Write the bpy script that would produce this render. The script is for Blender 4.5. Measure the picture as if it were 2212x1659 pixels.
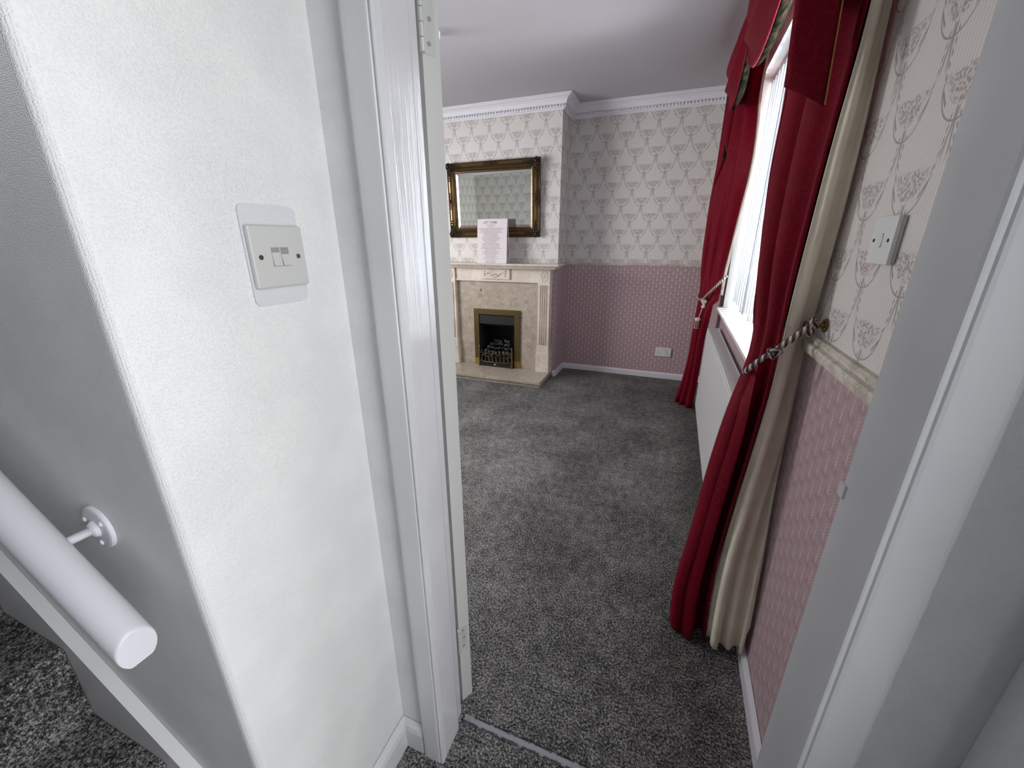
import bpy, bmesh, math, random
from mathutils import Vector, Matrix
import numpy as np
random.seed(7)
S = bpy.context.scene
for o in list(bpy.data.objects): bpy.data.objects.remove(o)
COL = S.collection
PI = math.pi

# ------------------------------------------------------------------ camera, light, exposure
CAMZ = 1.3
fpx, pitch, yaw, roll = 873.2, .34067, -.37132, -.00226
cam = bpy.data.cameras.new('camera'); cam.sensor_width = 36; cam.sensor_fit = 'HORIZONTAL'
cam.lens = fpx/2212*36; cam.clip_start = .02
co = bpy.data.objects.new('camera', cam); COL.objects.link(co)
fw = Vector((math.sin(yaw)*math.cos(pitch), math.cos(yaw)*math.cos(pitch), -math.sin(pitch)))
rt = Vector((math.cos(yaw), -math.sin(yaw), 0)); up = rt.cross(fw)
r2 = rt*math.cos(roll)+up*math.sin(roll); u2 = -rt*math.sin(roll)+up*math.cos(roll)
m = Matrix.Identity(4)
for i in range(3): m[i][0], m[i][1], m[i][2] = r2[i], u2[i], -fw[i]
m.translation = Vector((0, 0, CAMZ)); co.matrix_world = m
S.camera = co
S.view_settings.view_transform = 'Standard'; S.view_settings.look = 'None'
S.view_settings.gamma = 1; S.view_settings.use_curve_mapping = False
S.view_settings.exposure = 0.0

w = bpy.data.worlds.new('overcast_sky'); S.world = w; w.use_nodes = True
bgn = w.node_tree.nodes['Background']; bgn.inputs[0].default_value = (.86, .93, 1, 1); bgn.inputs[1].default_value = .8

def area(name, loc, look, sx, sy, power, col):
    l = bpy.data.lights.new(name, 'AREA'); l.shape = 'RECTANGLE'; l.size = sx; l.size_y = sy
    l.energy = power; l.color = col
    o = bpy.data.objects.new(name, l); COL.objects.link(o); o.location = loc
    o.rotation_euler = (Vector(look)-Vector(loc)).to_track_quat('-Z', 'Y').to_euler()
    return o
area('window_daylight', (1.75, 2.35, 1.60), (-1.6, 3.0, 1.45), 2.0, 1.7, 900, (.96, .985, 1))
area('front_door_daylight', (1.15, -.12, 1.35), (-.6, .02, 1.2), 1.0, 1.7, 38, (.985, .985, 1))

area('side_fill_light', (-4.15, 1.35, 1.5), (-.4, 4.1, 1.25), 2.0, 1.4, 215, (.98, .985, 1))  # added fill light for the room, shining through an invented side window
area('landing_fill_light', (-3.85, -.02, 2.55), (.4, .3, 1.0), .45, .9, 60, (.97, .99, 1))  # added hall fill from the landing side, through an added window

# ------------------------------------------------------------------ node expression helper
class NT:
    def __init__(s, name):
        s.m = bpy.data.materials.new(name); s.m.use_nodes = True
        s.t = s.m.node_tree; s.n = s.t.nodes; s.b = s.n['Principled BSDF']
    def link(s, a, b): s.t.links.new(a.s if isinstance(a, X) else a, b)
    def math(s, op, *a):
        n = s.n.new('ShaderNodeMath'); n.operation = op
        for i, v in enumerate(a):
            if isinstance(v, X): s.t.links.new(v.s, n.inputs[i])
            else: n.inputs[i].default_value = v
        return X(s, n.outputs[0])
    def pos(s):
        g = s.n.new('ShaderNodeNewGeometry'); sp = s.n.new('ShaderNodeSeparateXYZ')
        s.t.links.new(g.outputs['Position'], sp.inputs[0]); s.P = g.outputs['Position']
        return X(s, sp.outputs[0]), X(s, sp.outputs[1]), X(s, sp.outputs[2])
    def vec(s, a, b, c):
        n = s.n.new('ShaderNodeCombineXYZ')
        for i, v in enumerate((a, b, c)):
            if isinstance(v, X): s.t.links.new(v.s, n.inputs[i])
            else: n.inputs[i].default_value = v
        return n.outputs[0]
    def noise(s, scale, detail=2, rough=.5, vec=None):
        n = s.n.new('ShaderNodeTexNoise'); n.inputs['Scale'].default_value = scale
        n.inputs['Detail'].default_value = detail; n.inputs['Roughness'].default_value = rough
        if vec is None:
            vec = s.n.new('ShaderNodeNewGeometry').outputs['Position']
        s.t.links.new(vec, n.inputs['Vector']); return X(s, n.outputs['Fac'])
    def voro(s, scale, vec=None, feature='F1', out='Distance', rnd=1.0):
        n = s.n.new('ShaderNodeTexVoronoi'); n.feature = feature; n.inputs['Scale'].default_value = scale
        n.inputs['Randomness'].default_value = rnd
        if vec is None: vec = s.n.new('ShaderNodeNewGeometry').outputs['Position']
        s.t.links.new(vec, n.inputs['Vector']); return X(s, n.outputs[out])
    def mix(s, f, a, b):
        n = s.n.new('ShaderNodeMix'); n.data_type = 'RGBA'
        if isinstance(f, X): s.t.links.new(f.s, n.inputs['Factor'])
        else: n.inputs['Factor'].default_value = f
        for k, v in (('A', a), ('B', b)):
            i = [q for q in n.inputs if q.name == k and q.type == 'RGBA'][0]
            if isinstance(v, X): s.t.links.new(v.s, i)
            else: i.default_value = (*v, 1) if len(v) == 3 else v
        return X(s, [q for q in n.outputs if q.type == 'RGBA'][0])
    def ramp(s, f, stops):
        n = s.n.new('ShaderNodeValToRGB'); e = n.color_ramp.elements
        while len(e) < len(stops): e.new(.5)
        for el, (p, c) in zip(e, stops): el.position = p; el.color = (*c, 1)
        s.t.links.new(f.s, n.inputs[0]); return X(s, n.outputs[0])
    def color(s, c):
        if isinstance(c, X): s.link(c, s.b.inputs['Base Color'])
        else: s.b.inputs['Base Color'].default_value = (*c, 1)
    def set(s, **k):
        for a, v in k.items():
            a = a.replace('_', ' '); s.b.inputs[a].default_value = v
        return s
    def bump(s, h, strength=.3, dist=.001):
        n = s.n.new('ShaderNodeBump'); n.inputs['Strength'].default_value = strength
        n.inputs['Distance'].default_value = dist
        s.t.links.new(h.s, n.inputs['Height']); s.t.links.new(n.outputs[0], s.b.inputs['Normal'])
class X:
    def __init__(s, t, so): s.t = t; s.s = so
    def __add__(s, o): return s.t.math('ADD', s, o)
    __radd__ = __add__
    def __mul__(s, o): return s.t.math('MULTIPLY', s, o)
    __rmul__ = __mul__
    def __sub__(s, o): return s.t.math('SUBTRACT', s, o)
    def __rsub__(s, o): return s.t.math('SUBTRACT', o, s)
    def __truediv__(s, o): return s.t.math('DIVIDE', s, o)
    def __neg__(s): return s*-1.0
    def frac(s): return s.t.math('FRACT', s)
    def abs(s): return s.t.math('ABSOLUTE', s)
    def floor(s): return s.t.math('FLOOR', s)
    def sin(s): return s.t.math('SINE', s)
    def cos(s): return s.t.math('COSINE', s)
    def sqrt(s): return s.t.math('SQRT', s)
    def max(s, o): return s.t.math('MAXIMUM', s, o)
    def min(s, o): return s.t.math('MINIMUM', s, o)
    def lt(s, o): return s.t.math('LESS_THAN', s, o)
    def gt(s, o): return s.t.math('GREATER_THAN', s, o)
    def pow(s, o): return s.t.math('POWER', s, o)
    def atan2(s, o): return s.t.math('ARCTAN2', s, o)
    def sm(s, a, b):      # 0 below a, 1 above b (a<b) else reversed
        n = s.t.n.new('ShaderNodeMapRange'); n.interpolation_type = 'SMOOTHSTEP'
        n.inputs['From Min'].default_value = min(a, b); n.inputs['From Max'].default_value = max(a, b)
        n.inputs['To Min'].default_value = 0 if a < b else 1; n.inputs['To Max'].default_value = 1 if a < b else 0
        s.t.t.links.new(s.s, n.inputs['Value']); return X(s.t, n.outputs[0])

def srgb(r, g, b):
    f = lambda c: c/12.92 if c <= .04045 else ((c+.055)/1.055)**2.4
    return tuple(f(v/255) for v in (r, g, b))
def plain(name, c, rough=.5, metal=0, bump=None, **k):
    t = NT(name); t.color(c); t.set(Roughness=rough, Metallic=metal, **k)
    if bump: t.bump(t.noise(bump[0], 3), bump[1], bump[2])
    return t.m

# ------------------------------------------------------------------ materials
def mat_hall_paper():
    t = NT('embossed_white_wallpaper'); x, y, z = t.pos()
    v = t.vec(x*1.0, y*1.0, z*1.35)
    d = t.voro(430, v, rnd=.5); n = t.noise(9, 2)
    t.color(t.mix(n.sm(.35, .7), srgb(222, 224, 223), srgb(229, 230, 229)))
    t.set(Roughness=.62); t.bump(d.sm(.1, .6)*1.0+t.noise(60, 2)*.2, .55, .0009); return t.m
def mat_gloss():
    t = NT('white_gloss_paint'); x, y, z = t.pos()
    g = t.noise(1, 4, .6, t.vec(x*90, y*90, z*3.2)); d = t.voro(85, rnd=1).sm(.0, .12)
    t.color(t.mix(t.noise(5).sm(.3, .7), srgb(208, 209, 212), srgb(214, 215, 216)))
    t.set(Roughness=.13); t.b.inputs['Specular IOR Level'].default_value = .85; t.bump(g.sm(.35, .6)*1.0+d*.5, .22, .0008); return t.m
def mat_satin():
    t = NT('smooth_white_paint'); d = t.voro(45, rnd=1).sm(.0, .08)
    t.color(t.mix(t.noise(4).sm(.3, .7), srgb(206, 207, 210), srgb(214, 215, 216)))
    t.set(Roughness=.32); t.bump(d*.6+t.noise(14, 3)*1.2, .22, .0012); return t.m
def mat_carpet(name='speckled_grey_carpet'):
    t = NT(name)
    a = t.noise(150, 3, .8); b = t.noise(420, 1, .6); big = t.noise(3.2, 3, .6); mid = t.noise(26, 2, .6)
    s = a*.68+b*.32+(big-.5)*.13+(mid-.5)*.12
    t.color(t.ramp(s, [(.40, (.016, .016, .016)), (.47, (.065, .062, .060)), (.53, (.19, .182, .175)), (.60, (.46, .445, .43))]))
    t.set(Roughness=.95); t.b.inputs['Specular IOR Level'].default_value = .1
    t.bump(a*1.0+b*.5+mid*.8, .5, .004); return t.m
def lattice(t, u, v, P, Q, M):
    out = None
    for o in (0.0, .5):
        fu = ((u*(1/P)+o).frac()-.5)*P; fv = ((v*(1/Q)+o).frac()-.5)*Q
        e = M(fu, fv); out = e if out is None else [a.max(b) for a, b in zip(out, e)]
    return out
def mat_paper_top(name, axis, P, Q, u0, v0):
    """cream stripe paper with rose posies hung between leafy garlands"""
    t = NT(name); x, y, z = t.pos(); u = (x+y if axis == 'x' else y)-u0+P/2; v = z-v0+Q/2
    nz = t.voro(175, t.vec(u, v, 0.0), rnd=1); nz2 = t.noise(120, 2, .6, t.vec(u, v, 0.0))
    blob = nz.sm(.62, .3)
    def M(a, b):
        ax = a.abs()
        # posy: wide top, narrowing to a point
        wdt = ((b+.030).max(.0)*20.0).sqrt()*.053+.002
        inside = (ax/wdt).sm(1.2, .8)*b.sm(.026, .016)*b.sm(-.030, -.022)
        flo = inside*(blob*.88+.12)
        pink = inside*blob*(ax.sm(.034, .012))*nz2.sm(.38, .55)
        # stem and ribbon tails
        st = (ax-.005-((b+.02)*60.0).sin()*.003).abs().sm(.0034, .0016)*b.sm(-.028, -.034)*b.sm(-.112, -.085)
        # smile-shaped ribbon
        rr = ((a*a)*(1/.063**2)+((b-.022)*(b-.022))*(1/.072**2)).sqrt()
        sm_ = (rr-1).abs().sm(.034, .012)*b.lt(.012)
        # beaded garland rising from the posy to the neighbouring stems
        gx = ax*(1/(P*.5-.012)); gy = ((b-Q*.40)*(1/(Q*.40+.032))).abs()
        gr = gx.pow(3.4)+gy.pow(2.8)
        bead = ((b-ax*1.2)*420.0).sin().sm(-.5, .3)
        ga = (gr-1).abs().sm(.15, .06)*b.lt(Q*.36)*bead*ax.gt(.040)
        return [flo, pink, (st*.9).max(sm_).max(ga)]
    flo, pink, line = lattice(t, u, v, P, Q, M)
    stripe = (u*(2*PI/.0095)).sin()*.5+.5
    base = t.mix(stripe.sm(.3, .8)*.85, srgb(218, 213, 208), srgb(202, 197, 192))
    c = t.mix(line*.85, base, srgb(136, 131, 131))
    c = t.mix(flo*.85, c, srgb(138, 132, 131)); c = t.mix(pink*.85, c, srgb(170, 142, 143))
    t.color(c); t.set(Roughness=.5); t.bump(stripe, .25, .0006); return t
def split_paper(name, axis, P, Q, u0, v0, P2, Q2, u2, zs):
    """one wall: two papers meeting at the dado height zs"""
    t = mat_paper_top(name, axis, P, Q, u0, v0)
    topc = t.b.inputs['Base Color'].links[0].from_socket
    x, y, z = t.pos(); u = (x+y if axis == 'x' else y)-u2
    def M(a, b):
        bb = b+Q2*.42; rr = (a*a+bb*bb).sqrt(); an = a.atan2(bb)
        trunk = (a.abs()-(bb*bb*2.6+.0005)).sm(.0012, .0)*bb.sm(.0, .008)*bb.sm(Q2*.98, Q2*.55)
        lift = bb-a.abs()*a.abs()*16.0-.010
        curl = ((lift*760.0-a.abs()*330.0).sin()).sm(.0, .6)*a.abs().sm(P2*.31, P2*.24)*bb.sm(.004, .012)*bb.sm(Q2*.98, Q2*.80)
        tip = (a.abs()).sm(.0055, .002)*(bb-.014).abs().sm(.016, .006)
        return [trunk.max(curl*.8), tip]
    f, tip = lattice(t, u, z, P2, Q2, M)
    n = t.noise(160, 3, .6).sm(.4, .62)
    base = t.mix(n*.45, srgb(158, 132, 136), srgb(177, 154, 158))
    c = t.mix(f*.55, base, srgb(204, 184, 186)); c = t.mix(tip*(.75 if axis == 'x' else .3), c, srgb(226, 206, 205))
    X_ = X(t, topc)
    t.color(t.mix(z.gt(zs), c, X_)); return t.m
def mat_marble(name, base, dark, vein):
    t = NT(name); n = t.noise(5, 5, .65)
    v = (t.noise(4.5, 5, .6)-.5).abs().sm(.0, .014)
    c = t.mix(n.sm(.35, .65), base, dark); c = t.mix((1-v)*.35, c, vein)
    t.color(c); t.set(Roughness=.28); return t.m
def mat_breccia():
    t = NT('beige_fossil_marble'); a = t.voro(26, out='Color'); n = t.noise(14, 4, .6)
    b = t.voro(60).sm(.1, .35); sp = X(t, t.n.new('ShaderNodeSeparateColor').outputs[0])
    t.t.links.new(a.s, sp.s.node.inputs[0])
    c = t.mix(n.sm(.3, .7), srgb(180, 168, 152), srgb(164, 152, 136))
    c = t.mix(sp.gt(.88)*.28, c, srgb(206, 198, 186)); c = t.mix(sp.lt(.10)*.30, c, srgb(134, 122, 110))
    c = t.mix((1-b)*.22, c, srgb(202, 193, 180)); c = t.mix(t.noise(42, 3, .7).sm(.56, .66)*.3, c, srgb(212, 205, 194))
    t.color(c); t.set(Roughness=.3); return t.m
def mat_velvet():
    t = NT('crimson_damask_velvet')
    d = t.noise(38, 3, .55); k = (d-.5).abs().sm(.012, .035)
    t.color(t.mix(k*.7, srgb(122, 6, 31), srgb(98, 3, 22))); t.set(Roughness=.62)
    t.b.inputs['Sheen Weight'].default_value = .04; t.b.inputs['Sheen Roughness'].default_value = .4; t.b.inputs['Specular IOR Level'].default_value = .12
    t.b.inputs['Sheen Tint'].default_value = (1, .25, .35, 1)
    t.bump(k+t.noise(600, 1)*.4, .25, .0008); return t.m
def mat_floral():
    t = NT('dark_floral_lining'); t.b.inputs['Specular IOR Level'].default_value = 0; a = t.noise(34, 3, .6); b = t.voro(22).sm(.15, .3)
    c = t.ramp(a, [(.38, (.004, .005, .004)), (.5, (.012, .015, .010)), (.60, (.025, .012, .010)), (.70, (.04, .034, .025))])
    t.color(t.mix((1-b)*.12, c, srgb(110, 98, 76))); t.set(Roughness=.7); return t.m
M_HALL = mat_hall_paper(); M_GLOSS = mat_satin(); M_GRAIN = mat_gloss(); M_CARPET = mat_carpet()
ZS = 1.08
M_FAR = split_paper('floral_and_pink_paper_far', 'x', .1740, .2640, -.964+4.12, 2.036, .067, .060, -1.016+4.12, ZS)
M_CHIM = split_paper('floral_and_pink_paper_breast', 'x', .1760, .2640, -2.043+3.8, 2.044, .067, .060, -1.016+3.8, ZS)
M_SIDE = split_paper('floral_and_pink_paper_side', 'y', .1620, .2600, 1.130, 1.388, .078, .060, 1.047, 1.05)
M_CEIL = plain('matt_white_ceiling', srgb(184, 181, 185), .8, bump=(40, .1, .001))
M_CORN = plain('white_plaster', srgb(222, 220, 226), .6, bump=(60, .1, .001))
M_DADO = NT('cracked_cream_plaster')
_n = M_DADO.noise(18, 4, .7); _c = (M_DADO.noise(7, 5, .6)-.5).abs().sm(.0, .006)
M_DADO.color(M_DADO.mix((1-_c)*.35, M_DADO.mix(_n.sm(.4, .6), srgb(206, 198, 186), srgb(182, 172, 160)), srgb(96, 84, 74)))
M_DADO.set(Roughness=.7); M_DADO.bump(_n+_c, .5, .004); M_DADO = M_DADO.m
M_MARB = mat_marble('cream_veined_marble', srgb(226, 216, 203), srgb(208, 196, 182), srgb(150, 138, 128))
M_BRECC = mat_breccia()
M_VELV = mat_velvet(); M_FLOR = mat_floral()
M_LIN = NT('cream_curtain_lining'); M_LIN.color(M_LIN.mix(M_LIN.noise(12, 3).sm(.35, .7), srgb(236, 227, 210), srgb(224, 213, 194)))
M_LIN.set(Roughness=.85); M_LIN.bump(M_LIN.noise(350, 2)+M_LIN.noise(25, 3)*2, .25, .001); M_LIN = M_LIN.m
M_WHITE = plain('white_plastic', srgb(216, 216, 214), .35)
M_PLATE = plain('warm_white_plastic', srgb(196, 197, 194), .42)
M_BRUSH = NT('brushed_white_paint'); _x, _y, _z = M_BRUSH.pos()
_g = M_BRUSH.noise(1, 3, .6, M_BRUSH.vec(_x*20, _y*30, _z*900)); M_BRUSH.color(M_BRUSH.mix(_g, srgb(198, 201, 206), srgb(218, 220, 222)))
M_BRUSH.set(Roughness=.35); M_BRUSH.bump(_g, .3, .0006); M_BRUSH = M_BRUSH.m
M_UPVC = plain('white_upvc', srgb(236, 236, 234), .3)
M_SILL = plain('white_sill_paint', srgb(226, 225, 222), .35, bump=(30, .15, .001))
M_RAD = plain('radiator_enamel', srgb(216, 216, 215), .35)
M_RAILW = plain('handrail_gloss_paint', srgb(216, 218, 224), .38, bump=(8, .06, .002))
M_BRASS = plain('aged_brass', srgb(118, 104, 66), .34, .85, bump=(30, .15, .001))
M_BRASSD = plain('dark_brass', srgb(120, 96, 58), .4, .85)
M_GILT = plain('antique_gilt', srgb(98, 78, 50), .27, .8, bump=(55, .35, .002))
M_GILTD = plain('dark_gilt', srgb(52, 41, 29), .42, .7, bump=(90, .5, .003))
M_STEEL = plain('zinc_steel', srgb(212, 214, 212), .35, .25)
M_SCREW = plain('tarnished_screw', srgb(120, 112, 92), .35, .9)
M_BLACK = plain('matt_black_metal', (.006, .007, .009), .5)
M_SOOT = plain('sooted_firebox', (.006, .007, .009), .7)
M_COAL = NT('ceramic_coal'); _n = M_COAL.noise(28, 4, .6); M_COAL.color(M_COAL.mix(_n.sm(.4, .62), (.012, .012, .013), (.085, .08, .078)))
M_COAL.set(Roughness=.85); M_COAL.bump(_n, .5, .01); M_COAL = M_COAL.m
M_MIRROR = plain('mirror_silver', (.56, .60, .58), .02, 1)
M_CARD = plain('white_card', srgb(214, 205, 207), .6)
M_INK = plain('grey_ink', srgb(126, 119, 121), .8)
M_INKB = plain('black_ink', (.008, .008, .008), .8)
M_BLUEGREY = plain('dark_gap', (.03, .03, .03), .9)
def mat_blind():
    t = NT('translucent_blind_fabric'); t.color(srgb(200, 204, 210)); t.set(Roughness=.8)
    tr = t.n.new('ShaderNodeBsdfTranslucent'); tr.inputs[0].default_value = (.46, .48, .52, 1)
    mx = t.n.new('ShaderNodeMixShader'); mx.inputs[0].default_value = .45
    out = [n for n in t.n if n.type == 'OUTPUT_MATERIAL'][0]
    t.t.links.new(t.b.outputs[0], mx.inputs[1]); t.t.links.new(tr.outputs[0], mx.inputs[2]); t.t.links.new(mx.outputs[0], out.inputs[0]); return t.m
M_BLIND = mat_blind()
def mat_glass():
    t = NT('window_glass'); g = t.n.new('ShaderNodeBsdfTransparent'); gl = t.n.new('ShaderNodeBsdfGlossy'); gl.inputs['Roughness'].default_value = .02
    mx = t.n.new('ShaderNodeMixShader'); mx.inputs[0].default_value = .06
    out = [n for n in t.n if n.type == 'OUTPUT_MATERIAL'][0]
    t.t.links.new(g.outputs[0], mx.inputs[1]); t.t.links.new(gl.outputs[0], mx.inputs[2]); t.t.links.new(mx.outputs[0], out.inputs[0]); return t.m
M_GLASS = mat_glass()
def mat_rope():
    t = NT('twisted_two_tone_cord')
    uv = t.n.new('ShaderNodeUVMap'); sp = t.n.new('ShaderNodeSeparateXYZ'); t.t.links.new(uv.outputs[0], sp.inputs[0])
    u, v = X(t, sp.outputs[0]), X(t, sp.outputs[1])
    s = ((u*2.0+v*56.0)*2*PI).sin()
    t.color(t.mix(s.sm(.1, .35), srgb(206, 196, 186), srgb(62, 18, 34))); t.set(Roughness=.6)
    t.bump(((u*4.0+v*112.0)*2*PI).sin(), .7, .003); return t.m
M_ROPE = mat_rope()
M_ROPEL = plain('cream_cord', srgb(205, 198, 190), .7)
M_STRIP = plain('brushed_aluminium_strip', srgb(165, 168, 172), .35, .5)
M_GOLDEDGE = plain('gold_piping', srgb(170, 130, 70), .5, .3)

# ------------------------------------------------------------------ object helpers
def wl(o):
    v = Vector((0, 0, 0))
    while o is not None: v += o.location; o = o.parent
    return v
def link(name, me, mat, parent=None, smooth=False, loc=None):
    off = wl(parent) if parent else Vector((0, 0, 0))
    if loc is None and not parent:
        # origin at the base centre of the mesh
        xs = [v.co for v in me.vertices]
        loc = Vector(((min(v.x for v in xs)+max(v.x for v in xs))/2, (min(v.y for v in xs)+max(v.y for v in xs))/2, min(v.z for v in xs)))
    if loc is None: loc = off
    loc = Vector(loc)
    me.transform(Matrix.Translation(-loc))
    for mm in (mat if isinstance(mat, (list, tuple)) else [mat]): me.materials.append(mm)
    o = bpy.data.objects.new(name, me); COL.objects.link(o)
    if parent: o.parent = parent; o.location = loc-off
    else: o.location = loc
    if smooth:
        for p in me.polygons: p.use_smooth = True
    return o
def tag(o, label, cat, group=None, kind=None):
    o['label'] = label; o['category'] = cat
    if group: o['group'] = group
    if kind: o['kind'] = kind
    return o
def thing(name, loc, label, cat, group=None, kind=None):
    o = bpy.data.objects.new(name, None); COL.objects.link(o); o.location = loc; o.empty_display_size = .05
    return tag(o, label, cat, group, kind)
class B:
    """mesh collector in world coordinates"""
    def __init__(s): s.v = []; s.f = []; s.uv = None
    def add(s, v, f):
        k = len(s.v); s.v += [tuple(a) for a in v]; s.f += [tuple(i+k for i in g) for g in f]; return s
    def box(s, x0, x1, y0, y1, z0, z1, bev=0):
        if bev:
            bm = bmesh.new(); bmesh.ops.create_cube(bm, size=1)
            bmesh.ops.scale(bm, vec=(x1-x0, y1-y0, z1-z0), verts=bm.verts)
            bmesh.ops.bevel(bm, geom=bm.edges[:], offset=bev, segments=2, affect='EDGES', profile=.5)
            bmesh.ops.translate(bm, vec=((x0+x1)/2, (y0+y1)/2, (z0+z1)/2), verts=bm.verts)
            bm.verts.index_update(); s.add([v.co for v in bm.verts], [[v.index for v in f.verts] for f in bm.faces]); bm.free(); return s
        v = [(x, y, z) for z in (z0, z1) for x, y in ((x0, y0), (x1, y0), (x1, y1), (x0, y1))]
        return s.add(v, [(3, 2, 1, 0), (4, 5, 6, 7), (0, 1, 5, 4), (1, 2, 6, 5), (2, 3, 7, 6), (3, 0, 4, 7)])
    def prism(s, poly, a0, a1, axis='z'):
        n = len(poly); f = {'z': lambda p, a: (p[0], p[1], a), 'x': lambda p, a: (a, p[0], p[1]), 'y': lambda p, a: (p[0], a, p[1])}[axis]
        v = [f(p, a0) for p in poly]+[f(p, a1) for p in poly]
        return s.add(v, [tuple(range(n))[::-1], tuple(range(n, 2*n))]+[(i, (i+1) % n, n+(i+1) % n, n+i) for i in range(n)])
    def tube(s, pts, r, n=10, cap=True):
        P = [Vector(p) for p in pts]; k = len(s.v); R = r if isinstance(r, (list, tuple)) else [r]*len(P)
        nrm = None; rings = []
        for i, p in enumerate(P):
            t = (P[min(i+1, len(P)-1)]-P[max(i-1, 0)]).normalized()
            if nrm is None: nrm = t.orthogonal().normalized()
            nrm = (nrm-t*nrm.dot(t)).normalized(); b = t.cross(nrm)
            rings.append([p+(nrm*math.cos(a)+b*math.sin(a))*R[i] for a in [2*PI*j/n for j in range(n)]])
        v = [q for g in rings for q in g]; f = []
        for i in range(len(P)-1):
            for j in range(n): f.append((i*n+j, i*n+(j+1) % n, (i+1)*n+(j+1) % n, (i+1)*n+j))
        if cap: f.append(tuple(range(n))[::-1]); f.append(tuple(range((len(P)-1)*n, len(P)*n)))
        return s.add(v, f)
    def lathe(s, prof, c, axis='z', n=24):
        """prof: (radius, height); revolve about axis through c"""
        c = Vector(c); v = []; f = []
        ax = {'z': lambda r, a, h: (r*math.cos(a), r*math.sin(a), h), 'x': lambda r, a, h: (h, r*math.cos(a), r*math.sin(a)), 'y': lambda r, a, h: (r*math.cos(a), h, r*math.sin(a))}[axis]
        for r, h in prof:
            for j in range(n): v.append(c+Vector(ax(r, 2*PI*j/n, h)))
        for i in range(len(prof)-1):
            for j in range(n): f.append((i*n+j, i*n+(j+1) % n, (i+1)*n+(j+1) % n, (i+1)*n+j))
        f.append(tuple(range(n))[::-1]); f.append(tuple(range((len(prof)-1)*n, len(prof)*n)))
        return s.add(v, f)
    def ball(s, c, r, sx=1, sy=1, sz=1, seg=10):
        v = []; f = []; rings = seg//2
        for i in range(rings+1):
            th = PI*i/rings
            for j in range(seg):
                a = 2*PI*j/seg; v.append((c[0]+r*sx*math.sin(th)*math.cos(a), c[1]+r*sy*math.sin(th)*math.sin(a), c[2]+r*sz*math.cos(th)))
        for i in range(rings):
            for j in range(seg): f.append((i*seg+j, (i+1)*seg+j, (i+1)*seg+(j+1) % seg, i*seg+(j+1) % seg))
        return s.add(v, f)
    def mesh(s, fix=True):
        me = bpy.data.meshes.new('m'); me.from_pydata(s.v, [], s.f)
        if fix:
            bm = bmesh.new(); bm.from_mesh(me); bmesh.ops.remove_doubles(bm, verts=bm.verts, dist=1e-6)
            bmesh.ops.recalc_face_normals(bm, faces=bm.faces); bm.to_mesh(me); bm.free()
        me.update(); return me
    def link(s, name, mat, parent=None, smooth=False, **k): return link(name, s.mesh(), mat, parent, smooth, **k)
def grid_mesh(G, thick=0.0):
    """G[i][j] points -> sheet; if thick, solid by offset along normals"""
    G = np.array(G, float); ni, nj, _ = G.shape
    me = bpy.data.meshes.new('m')
    if thick:
        du = np.gradient(G, axis=0); dv = np.gradient(G, axis=1); N = np.cross(du, dv); L = np.linalg.norm(N, axis=2, keepdims=True); L[L == 0] = 1; N = N/L
        A = G+N*thick/2; Bk = G-N*thick/2; V = np.concatenate([A.reshape(-1, 3), Bk.reshape(-1, 3)]); o = ni*nj
        id_ = lambda i, j: i*nj+j; F = []
        for i in range(ni-1):
            for j in range(nj-1):
                q = (id_(i, j), id_(i+1, j), id_(i+1, j+1), id_(i, j+1)); F.append(q); F.append(tuple(a+o for a in q[::-1]))
        for i in range(ni-1):
            F.append((id_(i, 0), id_(i, 0)+o, id_(i+1, 0)+o, id_(i+1, 0))); F.append((id_(i+1, nj-1), id_(i+1, nj-1)+o, id_(i, nj-1)+o, id_(i, nj-1)))
        for j in range(nj-1):
            F.append((id_(0, j+1), id_(0, j+1)+o, id_(0, j)+o, id_(0, j))); F.append((id_(ni-1, j), id_(ni-1, j)+o, id_(ni-1, j+1)+o, id_(ni-1, j+1)))
        me.from_pydata(V.tolist(), [], F)
    else:
        V = G.reshape(-1, 3); F = [(i*nj+j, (i+1)*nj+j, (i+1)*nj+j+1, i*nj+j+1) for i in range(ni-1) for j in range(nj-1)]
        me.from_pydata(V.tolist(), [], F)
    me.update()
    if thick:
        bm = bmesh.new(); bm.from_mesh(me); bmesh.ops.recalc_face_normals(bm, faces=bm.faces); bm.to_mesh(me); bm.free()
    return me
def cat(P, n):
    """smooth resample of a polyline"""
    P = np.array(P, float); m_ = len(P); out = []
    for t in np.linspace(0, m_-1, n):
        i = min(int(t), m_-2); f = t-i; p0, p1, p2, p3 = P[max(i-1, 0)], P[i], P[i+1], P[min(i+2, m_-1)]
        out.append(.5*((2*p1)+(-p0+p2)*f+(2*p0-5*p1+4*p2-p3)*f*f+(-p0+3*p1-3*p2+p3)*f**3))
    return np.array(out)
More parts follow.
